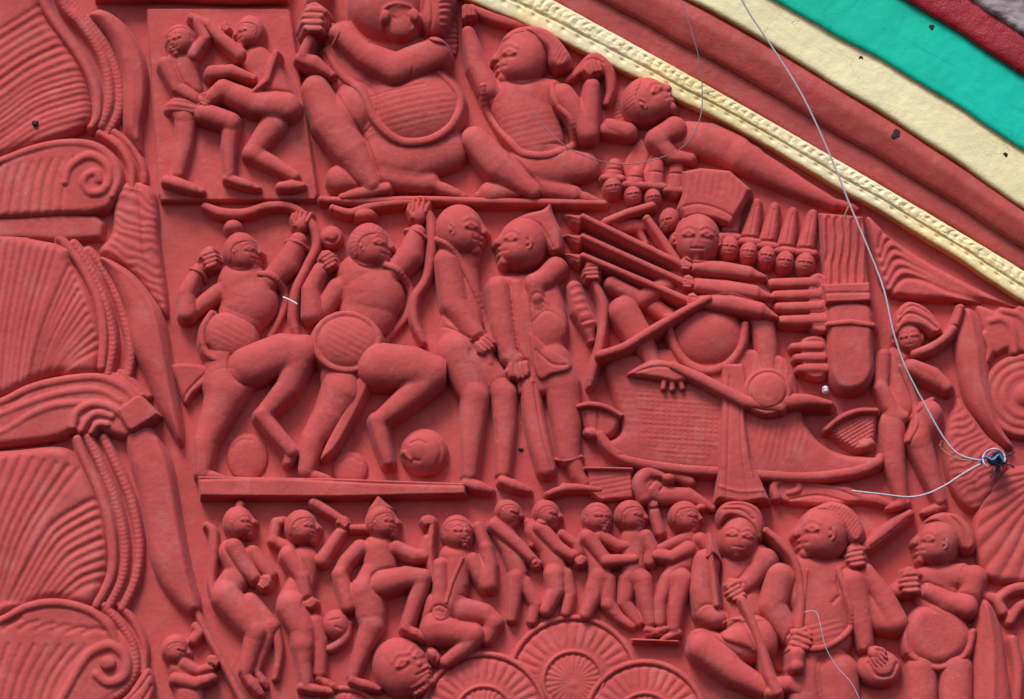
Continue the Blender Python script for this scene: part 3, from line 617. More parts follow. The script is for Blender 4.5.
# right hands, fingers laid flat towards the left
g.G('806,280 828,278 832,330 810,330', 4, 13, 5, 1).G('800,340 826,338 828,376 804,376', 2, 12, 5, 1)
for (x, y) in ((772, 284), (776, 296), (778, 308), (782, 321)): g.L([(x, y, 5.2), (x+14, y+.5, 6.3), (x+42, y-.5, 6.3)], 13, .9, .4, 1.2)
for (x, y) in ((794, 347), (797, 358), (800, 369)): g.L([(x, y, 4.6), (x+12, y, 5.6), (x+26, y, 5.6)], 11, .9, .4, 1.2)
g.part('crown').G('681,172 700,168 730,171 753,191 744,208 731,231 716,225 698,221 683,224 676,210 681,196', 5, 17, 6, 1, sm=False).K('679,211 698,207 720,213 735,222', 1.4, -1.0).stripes('684,176 730,176 748,192 728,200 686,194', 8, 7, .25)
for x, y in ((729, 247), (749, 252), (767, 256), (785, 261), (805, 263)):
    g.part('small_crown'); tx = x+8; g.L([(x+1, y-17, 9.5), (x+4, y-30, 8), (tx, y-50, 5)], 8, .8, .5, .8).L([(x-8, y-10, 4.2), (x+9, y-9, 4.2)], 13, .9, .5, .6).K([(x-8, y-15), (x+10, y-14)], 1, -1.3, False).K([(x+2, y-18), (tx-1, y-46)], 1, -.8, False)
for x, y, h in ((613, 186, 21), (634, 193, 20), (655, 194, 30), (675, 198, 34)):
    g.part('small_crown'); g.L([(x, y-9, 9.5), (x+2, y-h, 8)], 8, .8, .5, .8).L([(x-9, y-8, 3.6), (x+9, y-7, 3.6)], 12, .9, .5).K([(x-8, y-h*.6-4), (x+9, y-h*.6-3)], 1, -1.2, False)
g.part('garland').L('667,318,4 670,334,4.5 678,354,5 692,368,5.2 710,372,5.2 728,365,5 741,348,4.6 745,326,4', 15, .9, 1, sm=True)
g.done()
g = Fig('long pleated cloth hanging down over the middle of the boat', 700, 360, 782, 512, 22, 'hanging_cloth', 'cloth', None)
g.G('720,364 744,364 748,380 746,420 752,460 771,503 740,507 714,502 717,470 719,420', 6, 16, 5, sm=False).K('747,420 752,470 764,500', 1.4, -1.6).K('740,400 741,450 748,500', 1.2, -.9).K('729,380 728,440 726,500', 1.2, -.9).K('716,488 740,494 766,492', 1.6, .9).done()
g = Fig('long red sword with a round disc lying across the boat', 656, 350, 840, 430, 28, 'sword', 'sword', None)
g.L('672,368,5 700,381,6.5 744,404,7 780,410,6', 23, .8, 2).L('780,404,9 806,402,7 830,405,3', 20, .8, 2, sm=True)
g.part('disc').E(767, 394, 25, 24, 22, 8, 0, 1, 1).K([(767+19*math.cos(a), 394+18.5*math.sin(a)) for a in np.linspace(0, 6.3, 20)], 1.6, -2.2).done()
for i, (a, b) in enumerate((((583, 219), (683, 268)), ((583, 239), (686, 286)), ((583, 258), (688, 303)))):
    g = Fig(('upper', 'middle', 'lowest')[i]+' of the three arrows in the fists of the many headed warrior', 558, a[1]-16, 700, b[1]+12, 22, 'arrow', 'arrow', 'arrows of the many headed warrior')
    g.L([(*a, 3.0), (*b, 3.8)], 20, .9, 1)
    g.part('arrowhead').G([(a[0]+3, a[1]-8), (a[0]-4, a[1]-4), (a[0]-19, a[1]-5), (a[0]-12, a[1]+6), (a[0]-4, a[1]+11), (a[0]+2, a[1]+5), (a[0]-1, a[1])], 6, 12, 5, 1, sm=False).K([(a[0]-16, a[1]-3), (a[0]-4, a[1]+2)], 1.2, 1.5).done()
for i, (s_, lab) in enumerate((('606,223,4.5 628,214,4.5 652,207,4.5', 'short rod pointing at the small crowned heads above the arrows'), ('647,220,4 660,238,4.5 676,262,5', 'short rod slanting down to the fist under the main face'))):
    q = P(s_); g = Fig(lab, q[0][0]-10, min(p[1] for p in q)-10, q[-1][0]+10, max(p[1] for p in q)+10, 18, 'rod', 'rod', 'short rods by the many headed warrior'); g.L(s_, 14, .9).done()
g = Fig('small red carved animal between the rod and the arrows', 606, 214, 656, 250, 10, 'carved_animal', 'animal', None)
g.L('614,228,6 632,226,8 646,226,6', 5, .8).L('618,232,3 620,242,2.5', 5, .8).L('640,232,4 646,244,3', 5, .8).E(614, 226, 5, 4, 8, 5).K('632,218 634,234', 1.2, -1).done()
g = Fig('thin curved bow of the many headed warrior reaching down to the boat', 576, 278, 612, 392, 20, 'bow', 'bow', 'carved bows')
g.L('595,284,4 603,305,5 603,325,5 599,350,5 593,372,5 590,386,2.5', 13, .95, 2, sm=True).K('594,358 602,360', 1.2, -2).done()
g = Fig('long straight arrow laid across the thin bow towards the belly', 592, 296, 716, 370, 26, 'arrow', 'arrow', 'arrows of the many headed warrior')
g.L('600,358,5 624,350,5 647,336,5 688,312,4.5 708,302,4', 25, .9, 2, sm=True).done()
g = Fig('knobbly red club hanging beside the cap of the turned man', 564, 268, 606, 350, 18, 'club', 'club', None)
g.L('574,288,8 580,310,10 588,324,9', 9, .95).L('586,322,9 591,340,4', 9, .95, 1, 1).stripes('566,284 580,284 598,322 586,332', 70, 8, .8).K('582,324 596,320', 1.2, -1.5).done()
g = Fig('tall ribbed quiver with a rounded end at the right fists', 808, 206, 884, 404, 22, 'quiver', 'quiver', None)
g.G('828,306 870,306 874,350 874,376 862,392 840,394 828,378 826,340', 4, 18, 8, 1).K('829,344 850,343 872,346', 1.2, .0)
g.part('arrow_shafts').G('818,212 864,216 870,288 824,290', 2, 13, 3, 1, sm=False).stripes('818,216 864,218 870,288 824,290', 4, 8.2, 1.7, False, warp=.1)
g.part('strap').G('820,286 870,284 872,306 824,308', 4, 21, 3, 1, sm=False).K('822,297 872,296', 1.2, -1).L('828,327,3 850,325,3.4 872,328,3', 21, .9, 1).done()
# ================================================================== right: small archer and ornament
g = Fig('small dancing figure in a ringed conical turban at the right of the boat', 868, 296, 960, 520, 18)
g.L('898,360,15 900,384,14 904,404,16', 5, .7).L('912,368,9 930,378,9 946,388,7', 11, .85, 2, 1).L('946,388,7 934,374,6 916,366,5', 14, .85, 2)
g.L('884,356,8 881,388,8', 9, .85, 2, 1).L('881,388,8 892,412,8 904,417,6', 10, .85, 2).L('892,424,14 894,462,12 902,498,7', 7, .85, 4, 1).foot(904, 503, 888, 508, 6, 8)
g.L('928,414,15 918,440,14', 9, .85, 3, 1).L('918,440,14 930,474,10 940,500,7', 9, .85, 4, 1).foot(940, 507, 924, 512, 6, 8)
g.head(908, 338, 14, 'F', 8, -10, 1.1)
g.tur('turban', '891,336 895,314 906,302 922,305 936,318 943,332 932,338 920,331 906,330 898,339', 4, 15, 6)
g.K('897,326 907,316 922,320 936,331', 1.3, -1.8).K('899,318 911,308 927,316 936,324', 1.2, -1.5).K('902,312 911,303 923,308', 1.1, -1.2)
g.part('sash').L('900,368,3.5 912,396,3.5 916,424,3.5 908,442,3', 0, .9, 1, on=True, sm=True).L('932,400,3 918,412,3 910,420,3', 0, .9, 1, on=True)
g.done()
g = Fig('thin curved red horn raised by the small dancing figure', 906, 302, 966, 362, 18, 'horn', 'horn', None)
g.L('914,355,5 932,348,5 948,336,5 956,322,4.5 960,309,4', 13, .9, sm=True).K('950,326 960,330', 1.2, -1.6).done()
# ================================================================== lower right: three large figures
g = Fig('kneeling archer in a wound turban at the bottom', 664, 496, 800, 730, 22)
g.L('742,562,20 742,590,22 746,618,24', 5, .7).L('758,556,13 768,562,12', 9, .85, 3, 1).L('766,560,12 752,580,10 740,590,8', 13, .85, 3, 1).fist(736, 592, 11, 150, 16, -1)
g.L('706,562,14 702,590,13 706,612,13', 11, .85, 3, 1.5).E(712, 618, 15, 11, 10, 11, 10, 3, 1)
g.L('756,640,24 722,650,17 702,642,15', 9, .75, 4, 1).L('702,648,15 734,672,14 764,688,10', 13, .8, 3, 1.5).L('764,688,10 790,684,9 806,694,7', 12, .8, 2)
g.head(739, 538, 20, 'F', 11, 8, 1.15, 16, ear=False)
g.tur('turban', '716,514 724,503 742,501 758,508 764,522 763,538 758,543 752,533 742,524 729,521 720,527', 6, 18, 6).K('724,508 744,508 757,518 760,536', 1.3, -1.5).K('720,512 740,513 752,522', 1.2, -1.2)
g.part('kilt').G('726,620 764,618 776,640 782,672 750,652 722,640', 0, 3.5, 5, on=True).K('740,624 752,650', 1.3, -1.2).K('728,619 746,622 764,620', 1.5, 1.3).done()
g = Fig('long bow pointing down from the fist of the kneeling archer', 726, 570, 800, 712, 26, 'bow', 'bow', 'carved bows')
g.L('741,602,4.5 752,626,5 762,654,5 768,676,5.5 776,694,6', 24, .95, 2, sm=True).E(772, 694, 8, 7, 20, 7, 0, 2).done()
g = Fig('short spear standing beside the hanging arm of the kneeling archer', 696, 530, 724, 614, 26, 'spear', 'spear', None)
g.L('710,556,3.4 713,580,3.2 716,606,3', 20, .9).part('spearhead').G('709,533 716,548 720,560 713,557 710,562 704,560 706,548', 16, 8, 4, 1, sm=False).done()
g = Fig('broad chested swordsman with a bun, facing left at the bottom', 752, 496, 906, 730, 26)
g.L('806,580,28 822,604,32 822,636,32', 6, .7).L('778,584,14 810,572,18 846,576,18', 7, .8, 5).L('806,668,22 808,720,20', 6, .75, 4, 1).L('838,672,22 842,720,20', 7, .75, 4, 1)
g.L('779,578,16 772,606,15 790,636,11', 13, .85, 3, 2).fist(798, 644, 14, 20, 17, 1)
g.L('852,582,15 860,610,13 866,646,8', 12, .85, 3, 1.5).palm(874, 654, 9, 50, 16, 1)
g.L('896,622,13 884,598,12 866,570,8', 11, .85, 2, 1).L('862,600,10 882,622,12 896,624,12', 9, .85, 2).fist(857, 558, 12, 170, 16, -1)
g.head(824, 533, 26, 'L', 10, 6).stripes('804,626 840,620 846,640 812,648', 75, 6, .35).K('832,604 838,598', 2, -1.5)
g.tur('hair', '812,512 818,505 832,501 848,506 860,518 866,534 860,546 850,546 842,534 832,522 820,516', 5, 20, 7).stripes('804,512 826,502 850,510 862,534 846,536 828,520', 40, 3.6, .4)
g.part('garland').L('838,570,3.5 846,596,3.8 852,622,4 842,638,4 826,648,4.5 812,650,4.5', 0, .9, 1, on=True, sm=True).L('806,572,2.5 804,600,2.5', 0, .7, 1, on=True).done()
g = Fig('curved sword held upright behind the fist of the swordsman', 862, 508, 914, 556, 22, 'sword', 'sword', None)
g.L('866,547,6 880,536,7 896,524,6.5 910,514,4', 13, .75, 2).K('870,548 892,532 908,518', 1.2, -1).done()
g = Fig('bow with a curled end held down in front of the swordsman', 758, 526, 812, 680, 28, 'bow', 'bow', 'carved bows')
g.L('766,532,4 780,544,4.5 796,566,4.5 801,600,5 799,628,5', 18, .95, 2, sm=True).L('796,656,9 796,668,8', 20, .9, 1).E(796, 668, 8, 7, 20, 8).done()
g = Fig('round shield ring in the lowered hand of the swordsman', 850, 634, 904, 694, 18, 'ring_shield', 'shield', None)
g.E(879, 668, 22, 19, 6, 11).E(884, 668, 9, 7, 12, -8, 0, 2).K('868,664 876,676 890,676 896,664', 1.5, -2).done()
g = Fig('man in a smooth round turban clasping his hands at the right edge', 886, 506, 996, 730, 20)
g.L('938,596,24 944,606,25 940,630,26', 5, .7).L('898,590,9 926,578,13 962,576,14', 8, .85, 4).L('974,578,14 966,608,12', 9, .85, 3, 1).L('966,608,12 946,602,10 926,592,8', 13, .85, 3, 1.2).fist(911, 584, 13, 175, 15, -1)
g.L('922,668,17 922,720,16', 6, .8, 3).L('956,668,18 956,720,17', 6, .8, 3, 1).head(938, 543, 22, 'L', 9, 8)
g.tur('turban', '924,524 930,516 944,512 960,516 972,530 976,546 970,554 960,552 952,540 938,528', 5, 16, 6).K('946,516 960,530 966,550', 1.3, -1.4)
g.part('apron').G('913,608 934,603 958,612 972,634 967,654 947,667 930,668 910,656 904,632', 3, 15, 14, 1).L('906,628,3.4 908,652,4 929,667,4.2 948,666,4.2 966,654,4 973,632,3.4', 12, .9, 1, sm=True).done()
# ================================================================== bottom left row
g = Fig('monkey with a raised curling tail at the left of the bottom row', 198, 494, 292, 704, 18)
g.L('232,552,15 240,570,14 226,592,16', 6, .75).L('226,596,16 244,618,14 256,632,12', 9, .85, 3).L('256,632,12 250,655,9 246,670,8', 9, .85, 3).foot(248, 678, 260, 694, 7, 10)
g.L('250,602,11 270,626,10', 5, .85, 3, 1).L('270,626,10 262,650,7 256,668,6', 5, .85, 3).foot(258, 674, 266, 686, 5, 6)
g.L('234,547,9 246,568,8 254,578,7', 12, .85, 3, 1.2).fist(264, 584, 7, 40, 13).L('252,552,8 270,574,7', 7, .85, 3, 1).head(238, 522, 15, 'R', 8, -6).K('228,512 240,506 252,512', 1.2, -1).E(240, 505, 5, 5, 8, 5, 0, 2)
g.part('tail').L('207,525,4 213,532,5 214,555,5 211,580,5 215,594,6', 7, .95, 2, sm=True).part('hanging_cloth').L('273,622,6 279,650,5 275,678,3', 5, .9, 2, sm=True).done()
g = Fig('figure swinging a raised club over its shoulder in the bottom row', 266, 494, 352, 704, 18)
g.L('304,560,15 302,580,14 292,602,16', 6, .75).L('292,606,16 302,630,13 303,644,12', 9, .85, 3).L('303,644,12 304,664,8 306,682,7', 9, .85, 3).foot(306, 688, 330, 692, 6.5, 10)
g.L('314,622,10 320,640,8 320,672,7', 5, .85, 3, 1).foot(322, 680, 336, 688, 5.5, 6).L('288,556,9 302,578,8 306,596,6', 12, .85, 3, 1.2).fist(310, 604, 6, 70, 13)
g.L('322,560,8 332,545,7 342,530,6', 8, .85, 3).fist(343, 523, 6.5, -50, 11).L('290,548,7 273,540,6', 6, .85, 3).L('273,540,6 276,522,6 284,520,5', 6, .85, 3).head(301, 527, 16, 'R', 9, -3)
hair(g, 'hair', 2.2).done()
g = Fig('short thick club raised behind the fist at the left end under the plinth', 306, 494, 352, 530, 14, 'club', 'club', None)
g.L('314,503,6 328,512,5.5 342,521,4.5', 10, .95).done()
g = Fig('warrior with a pointed topknot and one raised leg in the bottom row', 326, 488, 442, 702, 18)
g.L('378,550,17 380,566,17 370,582,15', 7, .75).L('366,592,18 370,612,16 372,626,13', 7, .8, 4).L('372,626,13 362,650,9 353,676,7', 7, .85, 3).foot(356, 682, 378, 689, 6.5, 9)
g.L('384,584,13 406,578,12 424,578,9', 12, .85, 3, 1.2).L('424,578,9 416,600,8.5 408,624,7', 12, .85, 3).foot(408, 630, 427, 640, 6.5, 13)
g.L('360,548,9 346,562,8 340,574,8', 9, .85, 3, 1).L('340,574,8 344,590,8 348,606,8', 10, .85, 3).L('396,548,8 414,556,8 426,556,7', 9, .85, 3, 1).L('426,556,7 428,540,6', 10, .85, 3).fist(429, 522, 6.5, -85, 12)
g.head(381, 522, 15.5, 'R', 9, -4); hair(g, 'hair', 2.2, stripe=20); g.G('368,512 374,500 378,494 386,502 394,510 382,512', 6, 11, 5, 2).L('352,528,4 364,528,4 370,530,3', 8, .9, 2).done()
g = Fig('small round severed head hanging between the raised club figure and the warrior', 314, 602, 362, 664, 12, 'severed_head', 'head', None)
g.E(336, 624, 14, 15, 4, 10).K('330,622 340,620', 1.1, -1).K('336,628 342,630', 1.1, -1).L('349,624,4 345,638,5 332,648,5 322,648,3', 5, .9, 2, sm=True).done()
g = Fig('crouching man with one hand at his ear in the bottom row', 414, 502, 512, 672, 18)
g.L('455,558,17 452,582,18 448,600,17', 6, .75).L('440,606,17 436,628,17', 8, .8, 4).L('436,630,17 458,634,13 474,634,11', 11, .85, 3, 1).L('474,636,11 462,650,9 446,662,7', 11, .85, 3)
g.L('462,610,14 484,614,12 494,622,10', 6, .85, 3, 1).L('494,622,10 486,638,8', 6, .85, 3).L('440,566,8 440,586,8 440,604,8', 12, .85, 3, 1.2).fist(440, 615, 8, 110, 14)
g.L('472,560,9 486,584,10', 7, .85, 3, 1).L('488,584,10 490,566,8 486,548,7', 8, .85, 3, 1).L('486,548,7 478,526,6', 7, .85, 3).head(457, 532, 15.5, 'r', 9, 0, 1.1); hair(g, 'hair', 2.2)
g.part('sash').L('462,560,2.5 452,584,2.8 446,604,2.5', 0, .8, 1, on=True).done()
g = Fig('thin staff held upright by the pointed topknot warrior', 424, 516, 446, 600, 14, 'staff', 'staff', None)
g.L('433,522,3 430,556,3.5 434,582,3.5', 12, .9, sm=True).done()
g = Fig('large tilted severed head with bared teeth at the bottom edge', 366, 632, 444, 706, 18, 'severed_head', 'head', None)
g.head(401, 667, 28, 'r', 4, -32, 1.12, 17, ear=False, face=.45).E(434, 656, 6, 10, 8, 9, -34, 1).K('431,650 437,656 434,664', 1.3, -1.6)
g.L('412,688,2.6 420,684,3 428,677,2.6', 15, .8, 1).L('416,694,2.6 424,689,3 432,682,2.6', 13, .8, 1)
for k in range(4): g.K([(415+k*4, 690-k*2.6), (418+k*4, 694-k*2.6)], .7, -.9, False)
g.done()
# small fighters in the middle of the row
g = Fig('small fighter bending forward at the left of the brawling group', 484, 496, 546, 626, 14)
g.L('500,526,12 512,548,12 518,572,10', 5, .75).L('516,578,10 514,600,8 512,618,6', 5, .85, 3).L('524,582,8 536,604,7 532,620,6', 4, .85, 3, 1).L('494,526,7 516,544,7 534,562,5', 11, .85, 2, 1.2).fist(536, 565, 4.5, 40, 11)
g.head(508, 511, 13, 'R', 7, 14, .85, 9); hair(g, 'hair', 1.8, stripe=18).done()
g = Fig('small fighter reaching down with both arms, second in the brawling group', 522, 496, 590, 626, 14)
g.L('536,530,12 550,548,12 556,570,12', 5, .75).L('554,574,11 556,590,9 546,610,7', 7, .85, 3).L('566,574,8 570,594,7 566,612,6', 4, .85, 3, 1).L('540,528,8 558,548,7 574,558,5.5', 11, .85, 2, 1.2).L('562,534,5 576,544,5 580,556,5', 8, .85, 2, .8).fist(580, 562, 5.5, 60, 12)
g.L('528,522,5 532,544,4', 5, .9).head(546, 513, 13.5, 'R', 7, 8, .95, 10); hair(g, 'hair', 1.8, stripe=18).done()
g = Fig('small wrestler gripping his opponent by the waist from the left', 574, 496, 646, 632, 14)
g.L('590,538,12 596,556,11 600,574,12', 5, .75).L('598,578,11 592,600,9 586,614,7', 5, .85, 3).L('608,580,9 608,604,8', 5, .85, 3, 1).L('608,604,8 620,618,6 632,626,5', 5, .85, 3).L('588,538,8 606,562,7', 11, .85, 2, 1.2).L('606,562,7 634,560,5.5', 12, .85, 2).L('600,536,7 618,546,6 636,546,5', 9, .85, 2, .8)
g.head(597, 517, 14.5, 'r', 8, 0, .98, 10); hair(g, 'hair', 1.8).done()
g = Fig('small wrestler held round the waist, facing right', 610, 494, 668, 640, 14)
g.L('634,538,14 634,556,13 634,574,13', 5, .75).L('628,580,11 624,602,8 638,622,6', 4, .85, 3).L('642,580,11 646,602,9 650,622,7', 6, .85, 3, 1).foot(650, 630, 662, 634, 5, 7).L('646,536,7 652,550,7 650,562,6', 8, .85, 2, 1)
g.head(630, 515, 15, 'R', 8, 4, .98, 10); hair(g, 'hair', 1.8).done()
g = Fig('small fighter with a bun pushing with one arm raised, rightmost of the brawl', 640, 494, 712, 648, 14)
g.L('690,546,14 684,560,13 676,576,14', 5, .75).L('670,580,11 660,602,8 660,622,7', 6, .85, 3).L('682,580,11 676,606,9 674,628,7', 8, .85, 3, 1).foot(662, 630, 648, 634, 5, 7).foot(676, 634, 662, 640, 5, 9)
g.L('688,550,8 672,558,7 656,556,6', 11, .85, 2, 1.2).L('690,536,6 672,544,6 658,550,5', 8, .85, 2, .8).L('660,532,6 656,520,6 653,506,6', 6, .85, 3).fist(653, 504, 5.5, -90, 8).L('700,540,8 708,548,7 712,556,5', 9, .85, 2)
g.head(684, 516, 15.5, 'R', 8, 4, .95, 10); hair(g, 'hair', 2); g.E(701, 508, 6, 5, 5, 8, 0, 1).done()
g = Fig('narrow red ledge under the feet of the brawling group', 624, 632, 690, 652, 8, 'foot_ledge', 'ledge', None)
g.G('630,638 680,640 680,645 632,644', 0, 12, 3, sm=False).done()
g = Fig('small scroll shaped arm with a curled end below the boat', 630, 464, 716, 512, 12, 'carved_scroll', 'scroll', 'small scrolls under the boat')
g.L('652,490,13 662,496,10 688,496,9 712,508,4', 6, .8).L('660,476,6 648,474,8 640,484,9 644,498,8', 9, .9, 2, sm=True).E(668, 480, 7, 6, 9, 8).K('650,488 656,480 664,484 660,492', 1.4, -2).L('676,476,6 690,482,6', 7, .9).done()
g = Fig('curled leaf scroll under the right half of the boat', 764, 470, 884, 516, 12, 'carved_scroll', 'scroll', 'small scrolls under the boat')
g.G('774,486 784,477 800,478 830,484 850,486 872,500 840,506 800,506 780,502', 0, 9, 5).L('776,498,5 774,486,5 784,479,5 796,481,5 798,490,4 788,494,3', 8, .9, 1, sm=True).K('790,500 820,496 850,504', 1.2, -1.2).K('806,486 836,490 860,500', 1.2, -1.2).done()
g = Fig('short horizontal scroll bar under the right boat end', 846, 478, 900, 514, 10, 'carved_scroll', 'scroll', 'small scrolls under the boat')
g.L('856,498,5 876,500,6 894,506,4', 5, .8).done()
# small man at lower left corner with a blade
g = Fig('tiny figure with a round face by the slanting blade at lower left', 154, 620, 226, 710, 14)
g.L('182,668,14 188,690,15 190,712,15', 4, .75).head(175, 649, 13.5, 'R', 7, 10).L('184,664,7 198,672,6 210,668,5', 9, .85, 2, 1).fist(214, 662, 6, -60, 10).L('176,680,7 196,684,7 212,678,5', 10, .85, 2, 1).L('194,640,6 200,632,6 196,626,5', 6, .9)
hair(g, 'hair', 1.8, stripe=16).done()
g = Fig('straight slanting staff at the lower left corner', 184, 590, 258, 720, 12, 'staff', 'staff', None)
g.L('190,598,2.5 205,630,3.5 228,672,4 250,716,4', 8, .9).done()
# ================================================================== big leaf scrolls of the left border
def ribs(g, A, B, n, w, amp, curve=1.0):
    A, B = np.array(P(A)), np.array(P(B))
    for i in range(n):
        t = (i/(n-1))**curve; g.K([tuple(p) for p in A*(1-t)+B*t], w*1.15*(.85+.3*rng.random()), .62*amp*(.7+.6*rng.random()))
ORN = 'ornamental leaf scrolls of the left border'
def leafblade(label, pts, ridge, x0, y0, x1, y1, z=4, hgt=17, group='smooth pointed leaf blades of the border'):
    g = Fig(label, x0, y0, x1, y1, 14, 'carved_leaf', 'leaf', group, .8, hs=.85, soft=1.1)
    g.G(pts, z, hgt, 12, 2, bulge=.5); g.K(ridge, 3.2, 3.0); return g.done()
leafblade('smooth pointed leaf blade, the uppermost, left of the wrestlers slab', '88,16 98,10 112,14 128,28 141,50 148,76 147,105 142,130 143,157 135,148 124,130 122,100 121,75 111,45 99,28', '100,12 122,26 137,50 144,78 143,108 139,140', 78, 0, 160, 170)
leafblade('smooth pointed leaf blade beside the slimmer archer, its tip at the plinth', '98,258 112,260 135,275 155,299 165,320 172,360 183,428 181,446 171,432 158,406 145,376 131,346 125,312 111,280', '104,260 132,280 152,308 160,340 172,400 180,440', 88, 246, 196, 456)
leafblade('wide smooth leaf blade hanging from the clasp, tip above the tiny figure', '126,436 138,426 152,428 162,442 173,466 182,520 192,570 201,604 197,615 185,614 165,592 152,565 145,530 138,490 130,462', '158,440 170,480 178,530 188,580 196,608', 116, 416, 212, 628, 4, 15)
def scroll(label, y0, y1): return Fig(label, -70, y0, 185, y1, 16, 'leaf_scroll', 'leaf scroll', ORN, .8, hs=.95, soft=.9)
g = scroll('uppermost ribbed leaf scroll of the left border, above the flat ledge', -45, 250)
g.G('-90,-60 38,-60 44,8 60,36 78,62 88,86 93,112 89,127 66,140 30,151 0,162 -90,175', 2, 17, 12, 2, bulge=.35)
ribs(g, '-50,60 -10,40 20,22 44,6', '-45,130 0,105 36,80 78,62', 8, 2.2, -3.4); ribs(g, '-45,138 0,112 38,86 82,72', '-30,178 4,160 42,136 93,120', 9, 2.1, -3.6)
g.part('rim').L('36,-30,5 46,8,5 64,35,5.5 83,62,5.5 96,90,5.5 98,116,5 92,128,4', 14, .9, 1, sm=True)
g.part('rope_rim'); g.rope('54,-20 66,8 82,25 99,50 108,77 109,105 101,126', 5.5, 9, 6, 4.5, 1.0, .8).rope('66,-10 76,8 93,27 110,55 119,85 118,112 106,133', 5.5, 5, 6, 4.5, 1.3, .8)
g.part('volute').G('-90,178 -20,170 20,154 60,143 92,142 116,156 126,180 118,200 104,214 60,218 -90,220', 2, 15, 8, 1)
ribs(g, '-30,172 -34,190 -40,214', '74,160 66,180 62,214', 11, 1.8, -2.0)
g.L('-60,176,4 -10,166,4 30,152,4.5 62,145,4.5 92,147,5 112,161,5 119,180,5 113,197,4', 15, .9, 1, sm=True).L('66,184,4 72,168,4.5 90,158,5 106,166,5 110,181,5 103,193,5 91,195,4.5 84,186,4 88,177,4 97,175,5 100,182,5', 16, .95, .6, sm=True)
g.L('100,134,4 120,148,4.5 131,168,4.5 132,190,4', 11, .9, 1, sm=True).L('114,132,4 132,147,4.5 142,166,4.5 144,182,3.5', 7, .9, 1, sm=True)
g.L('92,198,4 90,206,4 86,212,3', 13, .9, 1).L('86,182,3 92,192,4 99,200,3', 14, .9, .5)
g.done()
g = Fig('flat horizontal red ledge between the upper and middle leaf scrolls', -70, 205, 112, 250, 16, 'ledge', 'ledge', None, .85, hs=.75, soft=1.4)
g.G('-100,216 -30,214 20,216 60,213 97,215 106,223 103,240 60,243 20,241 -30,245 -100,243', 3, 11, 6, sm=False)
for x in (-20, 4, 22, 70): g.K([(x-2, 243), (x+3, 243)], 2.2, -4, False)
g.done()
g = Fig('feathery fringed leaf between the flat ledge and the slimmer archer', 92, 172, 178, 326, 14, 'fringed_leaf', 'leaf', None, .75, hs=.8, soft=1.15)
g.G('116,190 136,181 154,190 159,214 160,240 167,290 168,318 156,306 140,284 124,268 104,258 100,248 112,232', 2, 13, 8, 2, bulge=.4)
g.stripes('118,192 136,183 154,192 158,240 166,312 140,282 104,256 112,232', 112, 8, 1.0, warp=.9).K('138,182 142,220 146,262 160,306', 1.5, -1.8).done()
g = scroll('middle ribbed leaf scroll of the left border, ending in the clasp', 238, 460)
g.G('-90,243 60,243 75,265 90,290 100,318 103,345 98,373 80,377 50,379 20,392 0,400 -90,420', 2, 16, 12, 2, bulge=.3)
ribs(g, '-36,410 -34,330 -30,240', '24,392 34,330 58,250', 12, 1.9, -2.6); ribs(g, '28,390 44,330 70,268', '60,377 76,364 100,350', 11, 2.1, -3.4)
g.part('rim').L('60,240,5 66,246,5 82,267,5 98,300,5.5 104,335,5.5 102,368,5', 13, .9, 1, sm=True)
g.part('rope_rim'); g.rope('74,244 82,256 97,282 109,316 113,346 108,374', 5.2, 8, 6, 5, 1.3, .9).rope('88,250 98,262 114,290 126,325 131,355 127,378', 5, 5, 5.5, 5, 1.1, .9)
g.part('volute').G('-90,410 0,402 30,389 62,380 98,377 124,386 140,402 150,424 130,440 110,436 84,428 60,440 20,446 -90,456', 2, 14, 8, 1)
for q in ('-60,424,4.5 0,404,4.5 30,390,5 62,382,5 98,379,5 124,389,5 138,404,4', '-60,436,4 0,416,4 36,402,4.5 70,393,5 100,392,4.5 120,402,4', '-60,450,4 0,434,4 30,417,4.5 56,407,5 84,404,4.5'): g.L(q, 14, .9, .6, sm=True)
for q in ('74,428,4 78,414,4.5 92,406,5 108,408,5 122,416,4', '82,432,3.5 88,421,4 98,415,4.5 112,418,4', '92,434,3 98,426,3.5 108,426,3.5'): g.L(q, 16, .95, .5, sm=True)
g.L('106,372,4 122,382,4.5 140,396,4', 9, .9, 1, sm=True).L('120,372,3.5 132,382,4 148,396,3.5', 7, .9, 1, sm=True)
g.part('clasp').G('117,411 138,396 144,398 161,416 158,421 134,436 128,434 120,420', 8, 17, 4, 1, sm=False).done()
g = scroll('lowest ribbed leaf scroll of the left border, with a ball in its curl', 430, 740)
g.G('-90,448 0,450 60,446 80,460 95,490 105,520 110,555 106,585 92,608 70,605 48,603 20,612 -90,640', 2, 16, 12, 2, bulge=.3)
ribs(g, '-40,640 -34,540 -12,452', '4,604 34,534 80,470', 9, 2.2, -3.0); ribs(g, '10,602 44,540 62,520 96,500', '60,603 78,592 90,586 106,582', 9, 2.6, -4.4)
g.part('rim').L('78,440,5 84,458,5 101,495,5.5 112,535,5.5 112,575,5.5 97,606,5', 13, .9, 1, sm=True)
g.part('rope_rim'); g.rope('88,438 97,456 115,500 125,545 122,580 107,610', 5.4, 9, 6, 4.5, 1.0, .6).rope('104,438 113,458 131,500 139,545 135,580 122,608', 5.2, 6, 5.5, 5, .8, .4)
g.part('volute').G('-90,630 0,622 25,609 55,603 88,609 112,624 130,642 138,664 132,684 116,698 96,710 40,740 -90,740', 2, 14, 8, 1)
ribs(g, '-30,645 -36,690 -40,740', '86,648 60,680 40,740', 10, 2.0, -2.2); ribs(g, '4,630 12,624 22,620', '84,634 96,630 104,632', 6, 2.0, -2.4)
